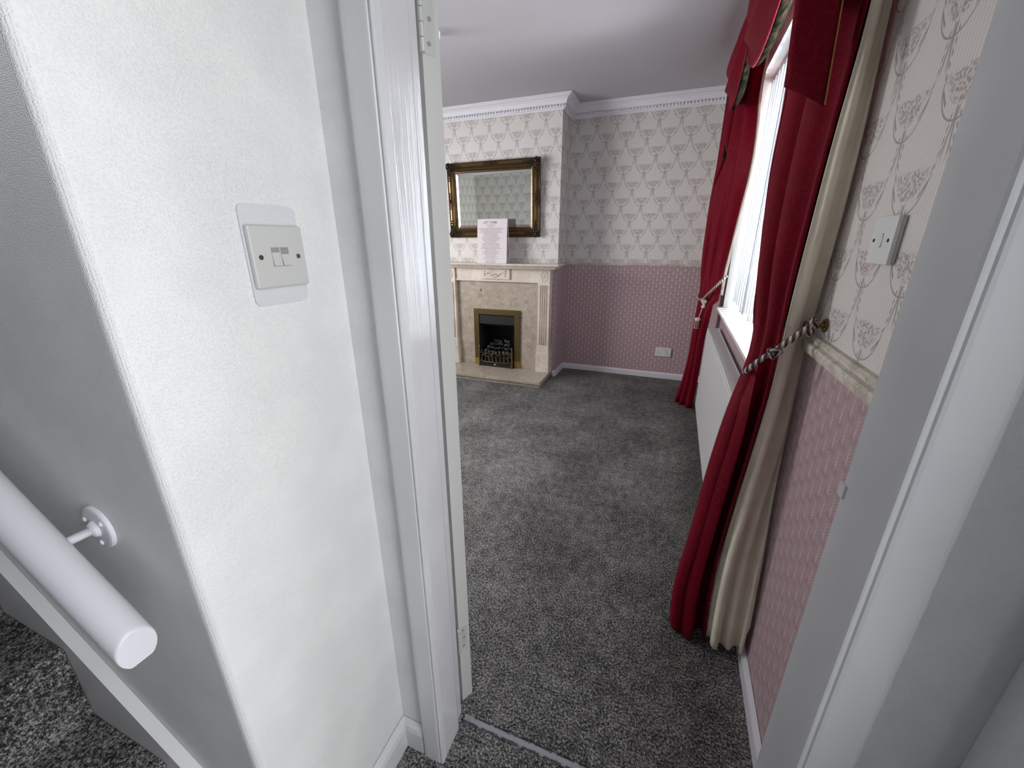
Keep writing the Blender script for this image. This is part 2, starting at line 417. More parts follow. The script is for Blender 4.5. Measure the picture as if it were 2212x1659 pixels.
def rope(path, r, n=10):
    """tube with UVs for the twisted cord"""
    P = [Vector(p) for p in path]; me = bpy.data.meshes.new('m'); v = []; f = []; uvs = []; d = 0; D = [0]
    for a, b in zip(P, P[1:]): d += (b-a).length; D.append(d)
    nrm = None
    for i, p in enumerate(P):
        t = (P[min(i+1, len(P)-1)]-P[max(i-1, 0)]).normalized()
        if nrm is None: nrm = t.orthogonal().normalized()
        nrm = (nrm-t*nrm.dot(t)).normalized(); b = t.cross(nrm)
        for j in range(n):
            a = 2*PI*j/n; rr = r*(1+.16*math.sin(2*a+D[i]*56*2*PI)); v.append(p+(nrm*math.cos(a)+b*math.sin(a))*rr)
    for i in range(len(P)-1):
        for j in range(n):
            f.append((i*n+j, i*n+(j+1) % n, (i+1)*n+(j+1) % n, (i+1)*n+j)); uvs += [(j/n, D[i]), ((j+1)/n, D[i]), ((j+1)/n, D[i+1]), (j/n, D[i+1])]
    f.append(tuple(range(n))[::-1]); uvs += [(0, 0)]*n; f.append(tuple(range((len(P)-1)*n, len(P)*n))); uvs += [(0, d)]*n
    me.from_pydata([tuple(q) for q in v], [], f); L = me.uv_layers.new(name='UVMap')
    for i, q in enumerate(uvs): L.data[i].uv = q
    me.update(); return me
def text_mesh(body, size, depth=0.0004, italic=False, bold=False, align='CENTER'):
    c = bpy.data.curves.new('t', 'FONT'); c.body = body; c.size = size; c.extrude = depth; c.align_x = align; c.shear = .3 if italic else 0
    c.offset = .012*size if bold else 0; c.resolution_u = 3
    o = bpy.data.objects.new('t', c); COL.objects.link(o); bpy.context.view_layer.update()
    me = bpy.data.meshes.new_from_object(o.evaluated_get(bpy.context.evaluated_depsgraph_get())); bpy.data.objects.remove(o); bpy.data.curves.remove(c); return me

# ------------------------------------------------------------------ room shell
XW, XL, YF, YB = .36, -3.33, 4.12, .685      # window wall, left wall, far wall, door wall (room side)
HX0, HX1, HY = -.542, .47, .575              # hall left wall, hall right wall, short walls beside the door
ZC = 2.42; JL, JR = -.415, .283              # door lining faces
def st(b, name, mat, label, cat_='wall', **k): return tag(b.link(name, mat, **k), label, cat_, kind='structure')
st(B().box(-3.6, 1.0, -1.75, 4.4, -.12, 0), 'floor', M_CARPET, 'dark grey speckled carpet over hall and living room floor', 'floor')
st(B().box(-3.6, .62, .63, 4.4, ZC, ZC+.12), 'ceiling', M_CEIL, 'matt off-white living room ceiling', 'ceiling')
st(B().box(-1.3, .62, -1.75, .628, ZC, ZC+.12), 'ceiling', M_CEIL, 'white ceiling over the hall', 'ceiling')
st(B().box(-3.7, -1.3, -1.85, .40, 3.3, 3.4), 'ceiling', M_CEIL, 'white ceiling high over the stairs', 'ceiling')
st(B().box(-3.6, -1.2, .235, .40, ZC+.001, 3.3).box(-1.3, -1.2, -1.75, .235, ZC+.121, 3.3).box(-3.6, -1.2, -1.85, -1.75, ZC, 3.3), 'wall_stairwell', M_HALL, 'white upper walls of the stairwell')
st(B().box(-3.6, .62, YF, 4.4, 0, ZC), 'wall_far', M_FAR, 'far wall with floral stripe paper above dusty pink paper')
st(B().box(-2.18, -1.83, 3.80, YF+.01, 0, ZC).box(-1.41, -1.02, 3.80, YF+.01, 0, ZC).box(-1.83, -1.41, 3.80, YF+.01, .62, ZC).box(-1.83, -1.41, 4.06, YF+.01, 0, .62), 'wall_chimney_breast', M_CHIM, 'chimney breast papered floral above and pink below, behind the mirror')
st(B().box(-3.6, XL, .63, 1.38, 0, ZC).box(-3.6, XL, 2.78, YF, 0, ZC).box(-3.6, XL, 1.38, 2.78, 0, .85).box(-3.6, XL, 1.38, 2.78, 2.1, ZC), 'wall_left', M_SIDE, 'papered side wall of the living room, seen only in the mirror')
WY0, WY1, WZ0, WZ1 = 1.62, 3.34, .84, 2.25
wb = B(); xo = .62
for a in ((.62 if False else .63, WY0, 0, ZC), (WY1, YF, 0, ZC), (WY0, WY1, 0, WZ0-.02), (WY0, WY1, WZ1, ZC)): wb.box(XW, xo, *a)
st(wb, 'wall_window', M_SIDE, 'papered wall around the window, floral above dado and pink below')
# door wall, room side skin
dz = 2.0
wb = B().box(XL, JL-.03, .63, YB, 0, ZC).box(JR+.02, XW, .63, YB, 0, ZC).box(JL-.03, JR+.02, .63, YB, dz+.03, ZC)
st(wb, 'wall_door', M_FAR, 'living room side of the wall around the doorway')
# hall walls
def arc(cx, cy, r, a0, a1, n=6): return [(cx+r*math.cos(a0+(a1-a0)*i/n), cy+r*math.sin(a0+(a1-a0)*i/n)) for i in range(n+1)]
poly = [(-3.6, .235)]+arc(HX0-.012, .247, .012, -PI/2, 0)+[(HX0, HY), (JL-.03, HY), (JL-.03, .629), (-3.6, .629)]
st(B().prism(poly, 0, ZC), 'wall_hall_left', M_HALL, 'white embossed hall wall with outer corner beside the stairs')
wb = B().prism([(JR+.02, HY), (HX1, HY), (HX1, .629), (JR+.02, .629)], 0, ZC).box(JL-.03, JR+.02, HY, .629, dz+.03, ZC)
wb.box(HX1, .62, .39, .629, 0, ZC).box(HX1, .62, -1.75, -.48, 0, ZC).box(HX1, .62, -.48, .39, 2.12, ZC)
st(wb, 'wall_hall_right', M_HALL, 'white embossed hall wall right of the living room doorway')
st(B().box(-3.6, .62, -1.85, -1.75, 0, ZC), 'wall_hall_back', plain('bounce_cut_dark', (.10, .11, .13), .8), 'darker hall wall behind the viewer')  # unseen wall, coloured dark to cut bounce light on the stair wall
st(B().box(-3.7, -3.6, -1.85, -.60, 0, 3.3).box(-3.7, -3.6, .23, .63, 0, 3.3).box(-3.7, -3.6, -.60, .23, 0, 2.1).box(-3.7, -3.6, -.60, .23, 3.0, 3.3), 'wall_stair_top', bpy.data.materials['bounce_cut_dark'], 'darker wall at the head of the stairs')  # same dark colour, put here to keep bounce light low

w3 = thing('fill_window_landing', (-3.65, -.185, 2.1), 'added unseen white framed window for landing fill light at the head of the stairs', 'window', kind='structure')  # unseen window added around the landing fill lamp
B().box(-3.69, -3.61, -.60, -.55, 2.1, 3.0).box(-3.69, -3.61, .18, .23, 2.1, 3.0).box(-3.69, -3.61, -.55, .18, 2.1, 2.15).box(-3.69, -3.61, -.55, .18, 2.95, 3.0).link('window_frame', M_UPVC, w3)
B().box(-3.655, -3.649, -.55, .18, 2.15, 2.95).link('glass_pane', M_GLASS, w3)
w2 = thing('fill_window_side', (-3.5, 2.08, .85), 'added unseen white framed window for room fill light in the side wall', 'window', kind='structure')  # invented unseen window, opening for the side fill lamp
B().box(-3.5, -3.44, 1.38, 1.43, .85, 2.1).box(-3.5, -3.44, 2.73, 2.78, .85, 2.1).box(-3.5, -3.44, 1.43, 2.73, .85, .90).box(-3.5, -3.44, 1.43, 2.73, 2.05, 2.1).link('window_frame', M_UPVC, w2)
B().box(-3.472, -3.466, 1.43, 2.73, .90, 2.05).link('glass_pane', M_GLASS, w2)
# front door (behind the viewer, lights the hall)
fd = thing('door_2', (.55, -.045, 0), 'glazed white front door at the foot of the stairs', 'door', kind='structure')
B().box(.54, .61, -.48, -.43, 0, 2.12).box(.54, .61, .34, .389, 0, 2.12).box(.54, .61, -.43, .34, 2.06, 2.12).link('door_frame', M_UPVC, fd)
B().box(.56, .60, -.425, .335, .01, .35).box(.56, .60, -.425, .335, 1.97, 2.055).box(.56, .60, -.425, -.36, .35, 1.97).box(.56, .60, .27, .335, .35, 1.97).link('door_leaf', M_UPVC, fd)
B().box(.577, .583, -.36, .27, .35, 1.97).link('door_glass', M_GLASS, fd)

# ------------------------------------------------------------------ skirting and trims
def sweep(b, path, prof, closed=False):
    """profile (p, z): p is distance to the LEFT of the path direction; mitred"""
    P = [Vector(p) for p in path]; n = len(P); k = len(prof); rings = []
    for i in range(n):
        d0 = (P[i]-P[i-1]).normalized() if (i > 0 or closed) else None
        d1 = (P[(i+1) % n]-P[i]).normalized() if (i < n-1 or closed) else None
        if d0 is None: d0 = d1
        if d1 is None: d1 = d0
        n0 = Vector((-d0.y, d0.x)); n1 = Vector((-d1.y, d1.x)); mm = (n0+n1).normalized(); sc = 1/max(.2, mm.dot(n0))
        rings.append([(P[i].x+mm.x*sc*p, P[i].y+mm.y*sc*p, z) for p, z in prof])
    v = [q for g in rings for q in g]; f = []
    for i in range(n if closed else n-1):
        for j in range(k): f.append((i*k+j, i*k+(j+1) % k, ((i+1) % n)*k+(j+1) % k, ((i+1) % n)*k+j))
    if not closed: f.append(tuple(range(k))); f.append(tuple(range((n-1)*k, n*k))[::-1])
    return b.add(v, f)
SK = lambda h, t: [(0, 0), (t, 0), (t, h*.72), (t*.8, h*.86), (t*.35, h*.95), (0.001, h)]
# room baseboards (walking with the room on the left)
M_SKIRT = plain('skirting_gloss_paint', srgb(214, 213, 218), .3, bump=(25, .2, .0015))
tag(sweep(B(), [(XW-.0005, YF), (XW-.0005, .686)][::-1], SK(.058, .014)).link('baseboard_window', M_SKIRT), 'low white baseboard under the window and radiator', 'baseboard', kind='structure')
tag(sweep(B(), [(XW, YF-.0005), (-1.02, YF-.0005), (-1.02, 3.7995), (-1.04, 3.7995)], SK(.058, .014)).link('baseboard_far', M_SKIRT), 'white baseboard along the far pink wall, turning beside the fireplace', 'baseboard', kind='structure')
tag(sweep(B(), [(-2.18, 3.80), (-2.1795, YF-.0005), (XL+.0005, YF-.0005), (XL+.0005, YB+.0005), (-.50, YB+.0005)], SK(.058, .014)).link('baseboard_left', M_SKIRT), 'white baseboard around the hidden left part of the room', 'baseboard', kind='structure')
# hall skirting: left wall then short wall up to the architrave
tag(sweep(B(), [(-.474, HY-.0005), (HX0+.0005, HY-.0005), (HX0+.0005, .236)], SK(.092, .016)).link('baseboard_hall', M_GLOSS), 'white hall baseboard at the foot of the left wall', 'baseboard', kind='structure')
tag(sweep(B(), [(HX1-.0005, .39), (HX1-.0005, HY-.0005), (.357, HY-.0005)], SK(.092, .016)).link('baseboard_hall_right', M_GLOSS), 'white hall baseboard right of the doorway', 'baseboard', kind='structure')
# cornice around the room
CP = [(0, 2.322), (.010, 2.322), (.012, 2.332), (.024, 2.334), (.026, 2.340), (.026, 2.356), (.036, 2.358), (.038, 2.366), (.044, 2.384), (.058, 2.398), (.076, 2.405), (.080, 2.411), (.090, 2.412), (.092, 2.4198), (0, 2.4198)]
loop = [(XW, YB), (XW, YF), (-1.02, YF), (-1.02, 3.80), (-2.18, 3.80), (-2.18, YF), (XL, YF), (XL, YB)]
cb = sweep(B(), [(a, b) for a, b in loop], CP, closed=True)
def beads(b, p0, p1, nx, ny, step=.026):
    P0, P1 = Vector(p0), Vector(p1); L = (P1-P0).length; n = int(L/step)
    for i in range(n):
        q = P0+(P1-P0)*((i+.5)/n); cx, cy = q.x+nx*.030, q.y+ny*.030
        b.ball((cx, cy, 2.348), .0085, sx=.85, sy=.85, sz=1.15, seg=8)
beads(cb, (-1.0, YF), (XW, YF), 0, -1); beads(cb, (-2.2, 3.80), (-1.0, 3.80), 0, -1); beads(cb, (-1.02, 3.78), (-1.02, YF-.03), 1, 0)
tag(cb.link('trim_1', M_CORN), 'white plaster cornice with egg-and-dart beading below the ceiling', 'cornice', kind='structure')
# dado remains
def dado(path, z0, z1, t, seed):
    rnd = random.Random(seed); P = []
    for (a, b) in zip(path, path[1:]):
        n = max(2, int((Vector(b)-Vector(a)).length/.02)); P += [(a[0]+(b[0]-a[0])*i/n, a[1]+(b[1]-a[1])*i/n) for i in range(n)]
    P.append(path[-1]); b = B(); rings = []; h = z1-z0
    prof = [(0, 0), (.45, .04), (.85, .2), (1, .5), (.9, .66), (.55, .72), (.62, .86), (.4, .98), (0, 1)]
    n = len(P); k = len(prof); v = []
    for i in range(n):
        p = Vector(P[i]); d = (Vector(P[min(i+1, n-1)])-Vector(P[max(i-1, 0)])).normalized(); nn = Vector((-d.y, d.x))
        for j, (q, zz) in enumerate(prof):
            jit = rnd.uniform(-.0005, .0005) if 0 < j < k-1 else 0; lo = rnd.uniform(-.0012, .0012) if j <= 1 else 0
            v.append((p.x+nn.x*(q*t+jit), p.y+nn.y*(q*t+jit), z0+zz*h+lo+jit))
    f = [(i*k+j, i*k+(j+1) % k, (i+1)*k+(j+1) % k, (i+1)*k+j) for i in range(n-1) for j in range(k)]+[tuple(range(k)), tuple(range((n-1)*k, n*k))[::-1]]
    return b.add(v, f)
tag(dado([(XW, .70), (XW, 1.33)], 1.020, 1.072, .026, 3).link('trim_2', M_DADO), 'cracked cream dado rail beside the doorway below the light switch', 'dado rail', kind='structure')
tag(dado([(XW, YF), (-1.02, YF), (-1.02, 3.80)], 1.072, 1.098, .012, 5).link('trim_3', M_DADO), 'thin rough dado rail between floral and pink paper on the far wall', 'dado rail', kind='structure')

# ------------------------------------------------------------------ doorway lining, architraves, door
def arch_prof(xa, xb, y0, yw, sgn):
    """rounded architrave cross-section between xa (outer) and xb (opening)"""
    d = xb-xa; P = [(0, 0), (0, .55), (.06, .86), (.14, .97), (.25, 1.0), (.78, 1.0), (.84, .97), (.87, .86), (.90, .86), (.93, .97), (.97, .96), (1.0, .75), (1.0, 0)]
    return [(xa+d*a, yw-(yw-y0)*b) for a, b in P]
tag(B().prism(arch_prof(-.474, JL+.001, .556, HY-.0003, 1), 0, 2.06).link('trim_4', M_GLOSS), 'white gloss architrave left of the doorway', 'architrave', kind='structure')
tag(B().prism(arch_prof(.356, JR-.001, .556, HY-.0003, 1), 0, 2.06).link('trim_5', M_GLOSS), 'white gloss architrave right of the doorway', 'architrave', kind='structure')
tag(B().box(-.474, .356, .556, HY-.0003, 2.061, 2.12).link('trim_6', M_GLOSS), 'white architrave above the doorway', 'architrave', kind='structure')
lin = [(JL, .5755), (JL, .643), (JL-.0015, .646), (JL-.0025, .650), (JL-.0135, .650), (JL-.0135, .6855), (JL-.0295, .6855), (JL-.0295, .5755)]
tag(B().prism(lin, 0, 2.03).link('trim_7', M_GRAIN), 'glossy white door lining on the hinge side, showing wood grain', 'door lining', kind='structure')
tag(B().prism([(JR, .5755), (JR, .6845), (JR+.0195, .6845), (JR+.0195, .5755)], 0, 2.03).link('trim_8', M_GLOSS), 'white door lining on the latch side, right of the doorway', 'door lining', kind='structure')
# chipped strike-plate patch on the latch side
tag(B().box(JR-.004, JR+.004, .672, .689, .925, .948, .001).link('trim_9', M_GLOSS), 'painted-over strike plate on the right door lining edge', 'strike plate', kind='structure')

dr = thing('door_1', (-.435, .71, .01), 'white living room door folded back against the wall, hinge edge in view', 'door', kind='structure')
A0 = Vector((-.4345, .7085)); A1 = Vector((-.4195, .7400)); th = (A1-A0).normalized(); ld = Vector((-th.y, th.x))
def dbox(b, s0, s1, t0, t1, z0, z1):
    P = [A0+ld*s+th*t for s, t in ((s0, t0), (s1, t0), (s1, t1), (s0, t1))]; return b.prism([(p.x, p.y) for p in P], z0, z1)
M_DOOR = plain('door_satin_paint', srgb(208, 209, 206), .38, bump=(20, .12, .001))
db = dbox(B(), 0, .69, 0, .035, .012, 1.985)
db.link('door_leaf', M_DOOR, dr)
pb = B()
for z0, z1 in ((.25, .85), (1.0, 1.78)):
    for s0, s1 in ((.10, .31), (.38, .59)):
        dbox(pb, s0, s1, .035, .040, z0, z1); dbox(pb, s0, s1, -.005, 0, z0, z1)
pb.link('door_panel', M_DOOR, dr)
M_HSCREW = plain('painted_screw', srgb(168, 170, 166), .4, .3)
def hinge(z0, z1):
    g = B(); dbox(g, -.0012, .0005, .002, .026, z0, z1)
    h = g.link('hinge', M_STEEL, dr, label=None) if False else g.link('hinge', M_STEEL, dr)
    n = 5; L = (z1-z0)/n; kx, ky = A0.x-th.x*.002-ld.x*.004, A0.y-th.y*.002-ld.y*.004
    k = B()
    for i in range(n):
        k.lathe([(.0046, z0+i*L+.0004), (.0050, z0+i*L+.0009), (.0050, z0+(i+1)*L-.0009), (.0046, z0+(i+1)*L-.0004)], (kx, ky, 0), n=14)
    k.link('knuckle', M_STEEL, h)
    for f_ in (.16, .5, .84):
        p = A0+th*(.013 if f_ != .5 else .016); z = z0+(z1-z0)*f_
        s = B(); q = Vector((p.x-ld.x*.0014, p.y-ld.y*.0014, z)); s.tube([q, q+Vector((-ld.x*.0012, -ld.y*.0012, 0))], .0036, 14)
        s.link('screw', M_HSCREW, h)
    return h
hinge(1.594, 1.694); hinge(.215, .300)
hb = B(); p = A0+ld*.62+th*.035
hb.tube([(p.x, p.y, 1.02), (p.x+th.x*.05, p.y+th.y*.05, 1.02)], .009, 12); hb.tube([(p.x+th.x*.045, p.y+th.y*.045, 1.02), (p.x+th.x*.045-ld.x*.11, p.y+th.y*.045-ld.y*.11, 1.02)], .008, 12)
hb.link('door_handle', M_STEEL, dr, smooth=True)

# threshold strip
ts = thing('threshold_strip', (-.066, .675, 0), 'grey metal carpet strip across the doorway floor with black lettering', 'threshold strip')
B().box(JL+.002, JR-.002, .6655, .6860, 0, .0032, .0012).link('strip', M_STRIP, ts)
for row, (yy, off) in enumerate(((.6680, 0), (.6870, .031))):
    for i in range(12):
        cx = JL+.026+off+i*.0605
        if cx+.028 > JR: continue
        me = text_mesh('Gripperrods', .0098, .0002, italic=True, bold=True)
        me.transform(Matrix.Translation((cx, yy+.001, .0040)) @ Matrix.Rotation(PI, 4, 'Z'))
        link('lettering', me, M_INKB, ts)

# ------------------------------------------------------------------ staircase
sc = thing('staircase', (-.8, -.2, 0), 'straight stairs with dark grey carpet rising left of the hall', 'stairs')
nos = [(-.585, .165), (-.805, .355), (-1.025, .550), (-1.245, .745), (-1.465, .94), (-1.685, 1.135), (-1.905, 1.33), (-2.125, 1.525), (-2.345, 1.72)]
for i, (x, z) in enumerate(nos):
    x1 = nos[i+1][0]-.012 if i+1 < len(nos) else x-.24
    zb = nos[i-1][1]-.004 if i else 0
    prof = [(x-.012, zb), (x, z-.02), (x+.004, z-.008), (x-.004, z), (x1-.01, z), (x1-.01, zb)]
    B().prism([(a, b) for a, b in prof], -.66, .214, 'y').link('step', M_CARPET, sc)
# string board on the wall: top line z = .356 - .8 (x+.723)
zt = lambda x: .356-.80*(x+.723)
sb = B().prism([(-2.6, zt(-2.6)), (-.556, zt(-.556)), (-.544, .17), (-.544, 0), (-.75, 0), (-2.6, zt(-2.6)-.36)], .2145, .2345, 'y')
sb.link('string_board', M_GLOSS, sc)

# handrail
hr = thing('handrail', (-.548, .165, .84), 'round white-painted stair handrail with flat underside, ending beside the wall', 'handrail')
ax = Vector((-1, 0, .74)).normalized(); upv = Vector((.74, 0, 1)).normalized(); sd = Vector((0, 1, 0)); e0 = Vector((-.581, .175, .811)); R0 = .0222
prof = []
for j in range(40):
    a = 2*PI*j/40; cx_, cy_ = math.cos(a)*R0, math.sin(a)*R0; cy_ = max(cy_, -.0185); prof.append((cx_, cy_))
v = []; f = []; n = len(prof)
stations = [(0, .93), (.0015, .985), (.004, 1.0), (2.4, 1.0)]
for d, s in stations:
    for a, b in prof:
        q = e0+ax*d+(sd*a+upv*b)*s
        if d < .01: q += ax*((q.x-(e0.x-d))/-ax.x)      # plumb-cut end
        v.append(q)
for i in range(len(stations)-1):
    for j in range(n): f.append((i*n+j, i*n+(j+1) % n, (i+1)*n+(j+1) % n, (i+1)*n+j))
f.append(tuple(range(n))); f.append(tuple(range((len(stations)-1)*n, len(stations)*n)))
rb = B().add(v, f); ro = rb.link('rail', M_RAILW, hr)
for i, p_ in enumerate(ro.data.polygons): p_.use_smooth = len(p_.vertices) == 4
def bracket(xr, zr):
    b = B().lathe([(.034, .2345), (.034, .2315), (.0325, .2295), (.029, .2285), (.013, .2280), (.0125, .2270), (.0105, .2235), (.0075, .2215)], (xr, 0, zr), 'y', 40)
    br = b.link('bracket', M_RAILW, hr, smooth=False)
    z2 = zr+.01
    B().tube([(xr, .2225, zr), (xr, .195, zr+.001), (xr+.001, .182, zr+.004), (xr+.002, .176, zr+.012)], .0062, 12).link('bracket_arm', M_RAILW, br, smooth=True)
    for a in (.6, .6+2*PI/3, .6+4*PI/3):
        B().ball((xr+.0235*math.cos(a), .2280, zr+.0235*math.sin(a)), .0042, sy=.6, seg=10).link('screw', M_RAILW, br, smooth=True)
bracket(-.730, .912); bracket(-1.75, 1.665)

# ------------------------------------------------------------------ left light switch (on the hall wall, faces +X)
ls = thing('light_switch', (HX0, .447, 1.279), 'double rocker light switch on white hall wall beside the doorway', 'light switch')
x0 = HX0+.0006
def rplate_x(b, x0, x1, y0, y1, z0, z1, r):
    pl = arc(y1-r, z1-r, r, 0, PI/2)+arc(y0+r, z1-r, r, PI/2, PI)+arc(y0+r, z0+r, r, PI, 1.5*PI)+arc(y1-r, z0+r, r, 1.5*PI, 2*PI)
    return b.prism(pl, x0, x1, 'x')
rplate_x(B(), x0, x0+.0022, .402, .492, 1.213, 1.347, .009).link('finger_plate', M_BRUSH, ls)
B().box(x0+.0024, x0+.0105, .404, .491, 1.2375, 1.3205, .0022).link('face_plate', M_PLATE, ls)
def rocker_x(xf, yc, zc, tilt, par, mat=M_PLATE, w=.0125, h=.024):
    d = .0016*tilt
    b = B().prism([(xf-.002, zc-h/2), (xf+.0015-d, zc-h/2), (xf+.0005, zc), (xf+.0015+d, zc+h/2), (xf-.002, zc+h/2)], yc-w/2, yc+w/2, 'y')
    return b.link('rocker', mat, par)
M_GAPSHADE = plain('gap_shade_grey', srgb(146, 146, 142), .6)  # grey stands in for shade in the gaps around the rockers
for a_, b_ in ((.4338, .4472), (.4488, .4622)): B().box(x0+.0104, x0+.0107, a_, b_, 1.2662, 1.2918).link('rocker_gap_shade', M_GAPSHADE, ls)  # flat plates, gap shade put into their colour
rocker_x(x0+.0105, .4405, 1.279, -1, ls); rocker_x(x0+.0105, .4555, 1.279, -1.3, ls)
for yy in (.4165, .4780):
    B().tube([(x0+.0100, yy, 1.279), (x0+.0112, yy, 1.279)], .0034, 14).link('screw', M_SCREW, ls)

# right light switch: surface box on the papered wall, faces -X
rs = thing('light_switch', (XW, 1.0, 1.30), 'single white light switch on deep surface box, on floral wallpaper', 'light switch')
B().box(.3532, XW-.0003, .936, 1.019, 1.2605, 1.3375, .002).link('back_box', M_WHITE, rs)
B().box(.3455, .3530, .933, 1.022, 1.2575, 1.3405, .002).link('face_plate', M_WHITE, rs)
B().prism([(.347, 1.287), (.3425, 1.287), (.3447, 1.299), (.3430, 1.311), (.347, 1.311)], .971, .984, 'y').link('rocker', M_WHITE, rs)
for yy in (.948, 1.007): B().tube([(.3457, yy, 1.299), (.3445, yy, 1.299)], .0032, 12).link('screw', M_BLUEGREY, rs)

# wall socket on the far wall
so = thing('wall_socket', (-.012, YF, .268), 'white double wall socket low on the far pink wall', 'wall socket')
B().box(-.085, .061, YF-.010, YF-.0003, .225, .311, .002).link('face_plate', M_WHITE, so)
for c in (-.050, .026):
    for dx, dz_, w_, h_ in ((0, -.004+.012-.004, .004, .009), (-.011, -.013, .0065, .0045), (.011, -.013, .0065, .0045)):
        B().box(c+dx-w_/2, c+dx+w_/2, YF-.0106, YF-.0098, .262+dz_-h_/2, .262+dz_+h_/2).link('pin_slot', M_BLUEGREY, so)
for c in (-.028, .004): B().box(c-.006, c+.006, YF-.0125, YF-.0098, .281, .300, .0008).link('rocker', M_WHITE, so)

# ceiling rose
cr = thing('ceiling_light', (-1.475, 2.48, 2.33), 'white ceiling rose with bare lampholder, just showing behind the door edge', 'ceiling light')
B().lathe([(.012, 2.372), (.03, 2.374), (.046, 2.384), (.055, 2.4), (.058, 2.4195)], (-1.462, 2.48, 0), n=40).link('ceiling_rose', M_WHITE, cr)
B().tube([(-1.462, 2.48, 2.375), (-1.462, 2.48, 2.30)], .0035, 8).link('flex', M_WHITE, cr)
B().lathe([(.014, 2.30), (.017, 2.285), (.017, 2.25), (.02, 2.245), (.02, 2.235)], (-1.462, 2.48, 0)).link('lampholder', M_WHITE, cr, smooth=True)

# ------------------------------------------------------------------ window, sill, blind
wd = thing('window_1', (.55, 2.48, WZ0), 'white framed window behind vertical blinds', 'window', kind='structure')
fb = B()
fx0, fx1 = .535, .60
fb.box(fx0, fx1, WY0, WY1, WZ0, WZ0+.06).box(fx0, fx1, WY0, WY1, WZ1-.06, WZ1).box(fx0, fx1, WY0, WY0+.06, WZ0+.06, WZ1-.06).box(fx0, fx1, WY1-.06, WY1, WZ0+.06, WZ1-.06)
fb.link('window_frame', M_UPVC, wd)
for yy in (2.19, 2.77): B().box(fx0, fx1, yy-.03, yy+.03, WZ0+.06, WZ1-.06).link('mullion', M_UPVC, wd)
B().box(.565, .571, WY0+.06, WY1-.06, WZ0+.06, WZ1-.06).link('glass_pane', M_GLASS, wd)
# plaster reveals (painted white) lining the opening
rv = B().box(XW+.001, fx0, WY1-.006, WY1-.0005, WZ0, WZ1-.001).box(XW+.001, fx0, WY0+.0005, WY0+.006, WZ0, WZ1-.001).box(XW+.001, fx0, WY0+.006, WY1-.006, WZ1-.008, WZ1-.001)
rv.link('reveal', M_SILL, wd)
B().box(.317, fx0, WY0-.0, WY1+.0, WZ0-.018, WZ0, .003).link('window_sill', M_SILL, wd)
bl = thing('vertical_blind', (.45, 2.48, 2.2), 'white vertical slat blind hanging in the window', 'blind')
B().box(.425, .465, WY0+.012, WY1-.012, WZ1-.045, WZ1-.010, .003).link('head_rail', M_UPVC, bl)
ys = [WY0+.06+i*.0835 for i in range(20)]
def slat(yc, ang, j):
    w_ = .0445; dx, dy = math.sin(ang)*w_, math.cos(ang)*w_; b = []
    G = []
    for z in np.linspace(WZ0+.03, WZ1-.05, 6):
        G.append([(.445+dx*t+.0015*math.cos(t*3), yc+dy*t, z) for t in np.linspace(-1, 1, 6)])
    return grid_mesh(G, .0008)
for i, yy in enumerate(ys):
    o = link('slat', slat(yy, math.radians(54)+random.uniform(-.06, .06), i), M_BLIND, bl, smooth=True)
    # bottom weight pocket
    w_ = .043; a = math.radians(54); dx, dy = math.sin(a)*w_, math.cos(a)*w_
    B().prism([(.445-dx-.001, yy-dy), (.445+dx-.001, yy+dy), (.445+dx+.001, yy+dy), (.445-dx+.001, yy-dy)], WZ0+.028, WZ0+.052).link('bottom_weight', M_UPVC, bl)
for i in range(len(ys)-1):
    y0_, y1_ = ys[i], ys[i+1]; pts = [(.425, y0_+(y1_-y0_)*t, WZ0+.03-.018*math.sin(PI*t)) for t in np.linspace(0, 1, 7)]
    B().tube(pts, .0014, 5).link('chain', M_WHITE, bl)

# ------------------------------------------------------------------ radiator
rd = thing('radiator', (.31, 2.47, .1), 'white panel radiator under the window sill', 'radiator')
ry0, ry1, rz0, rz1 = 1.72, 3.20, .105, .71
B().box(.268, .280, ry0, ry1, rz0, rz1-.008, .003).link('front_panel', M_RAD, rd)
B().box(.330, .340, ry0+.01, ry1-.01, rz0, rz1-.02, .002).link('back_panel', M_RAD, rd)
g = B().box(.272, .278, ry0+.002, ry1-.002, rz1-.006, rz1, .001).box(.336, .342, ry0+.002, ry1-.002, rz1-.006, rz1, .001)
for i in range(100):
    y_ = ry0+.01+i*(ry1-ry0-.02)/99; g.box(.278, .336, y_-.0048, y_+.0048, rz1-.006, rz1-.002)
g.link('top_grille', M_RAD, rd)
for y_ in (ry0, ry1-.004): B().box(.2805, .341, y_, y_+.004, rz0+.01, rz1-.006, .001).link('side_panel', M_RAD, rd)
B().tube([(.31, ry0-.03, 0), (.31, ry0-.03, .13)], .008, 10).lathe([(.012, .10), (.017, .12), (.017, .165), (.012, .18)], (.31, ry0-.03, 0), 'z', 16).tube([(.31, ry0-.03, .13), (.31, ry0+.005, .13)], .009, 10).link('valve', M_RAD, rd, smooth=True)
for y_ in (ry0+.25, ry1-.25): B().box(.338, XW-.0003, y_-.015, y_+.015, .2, .6).link('wall_bracket', M_RAD, rd)

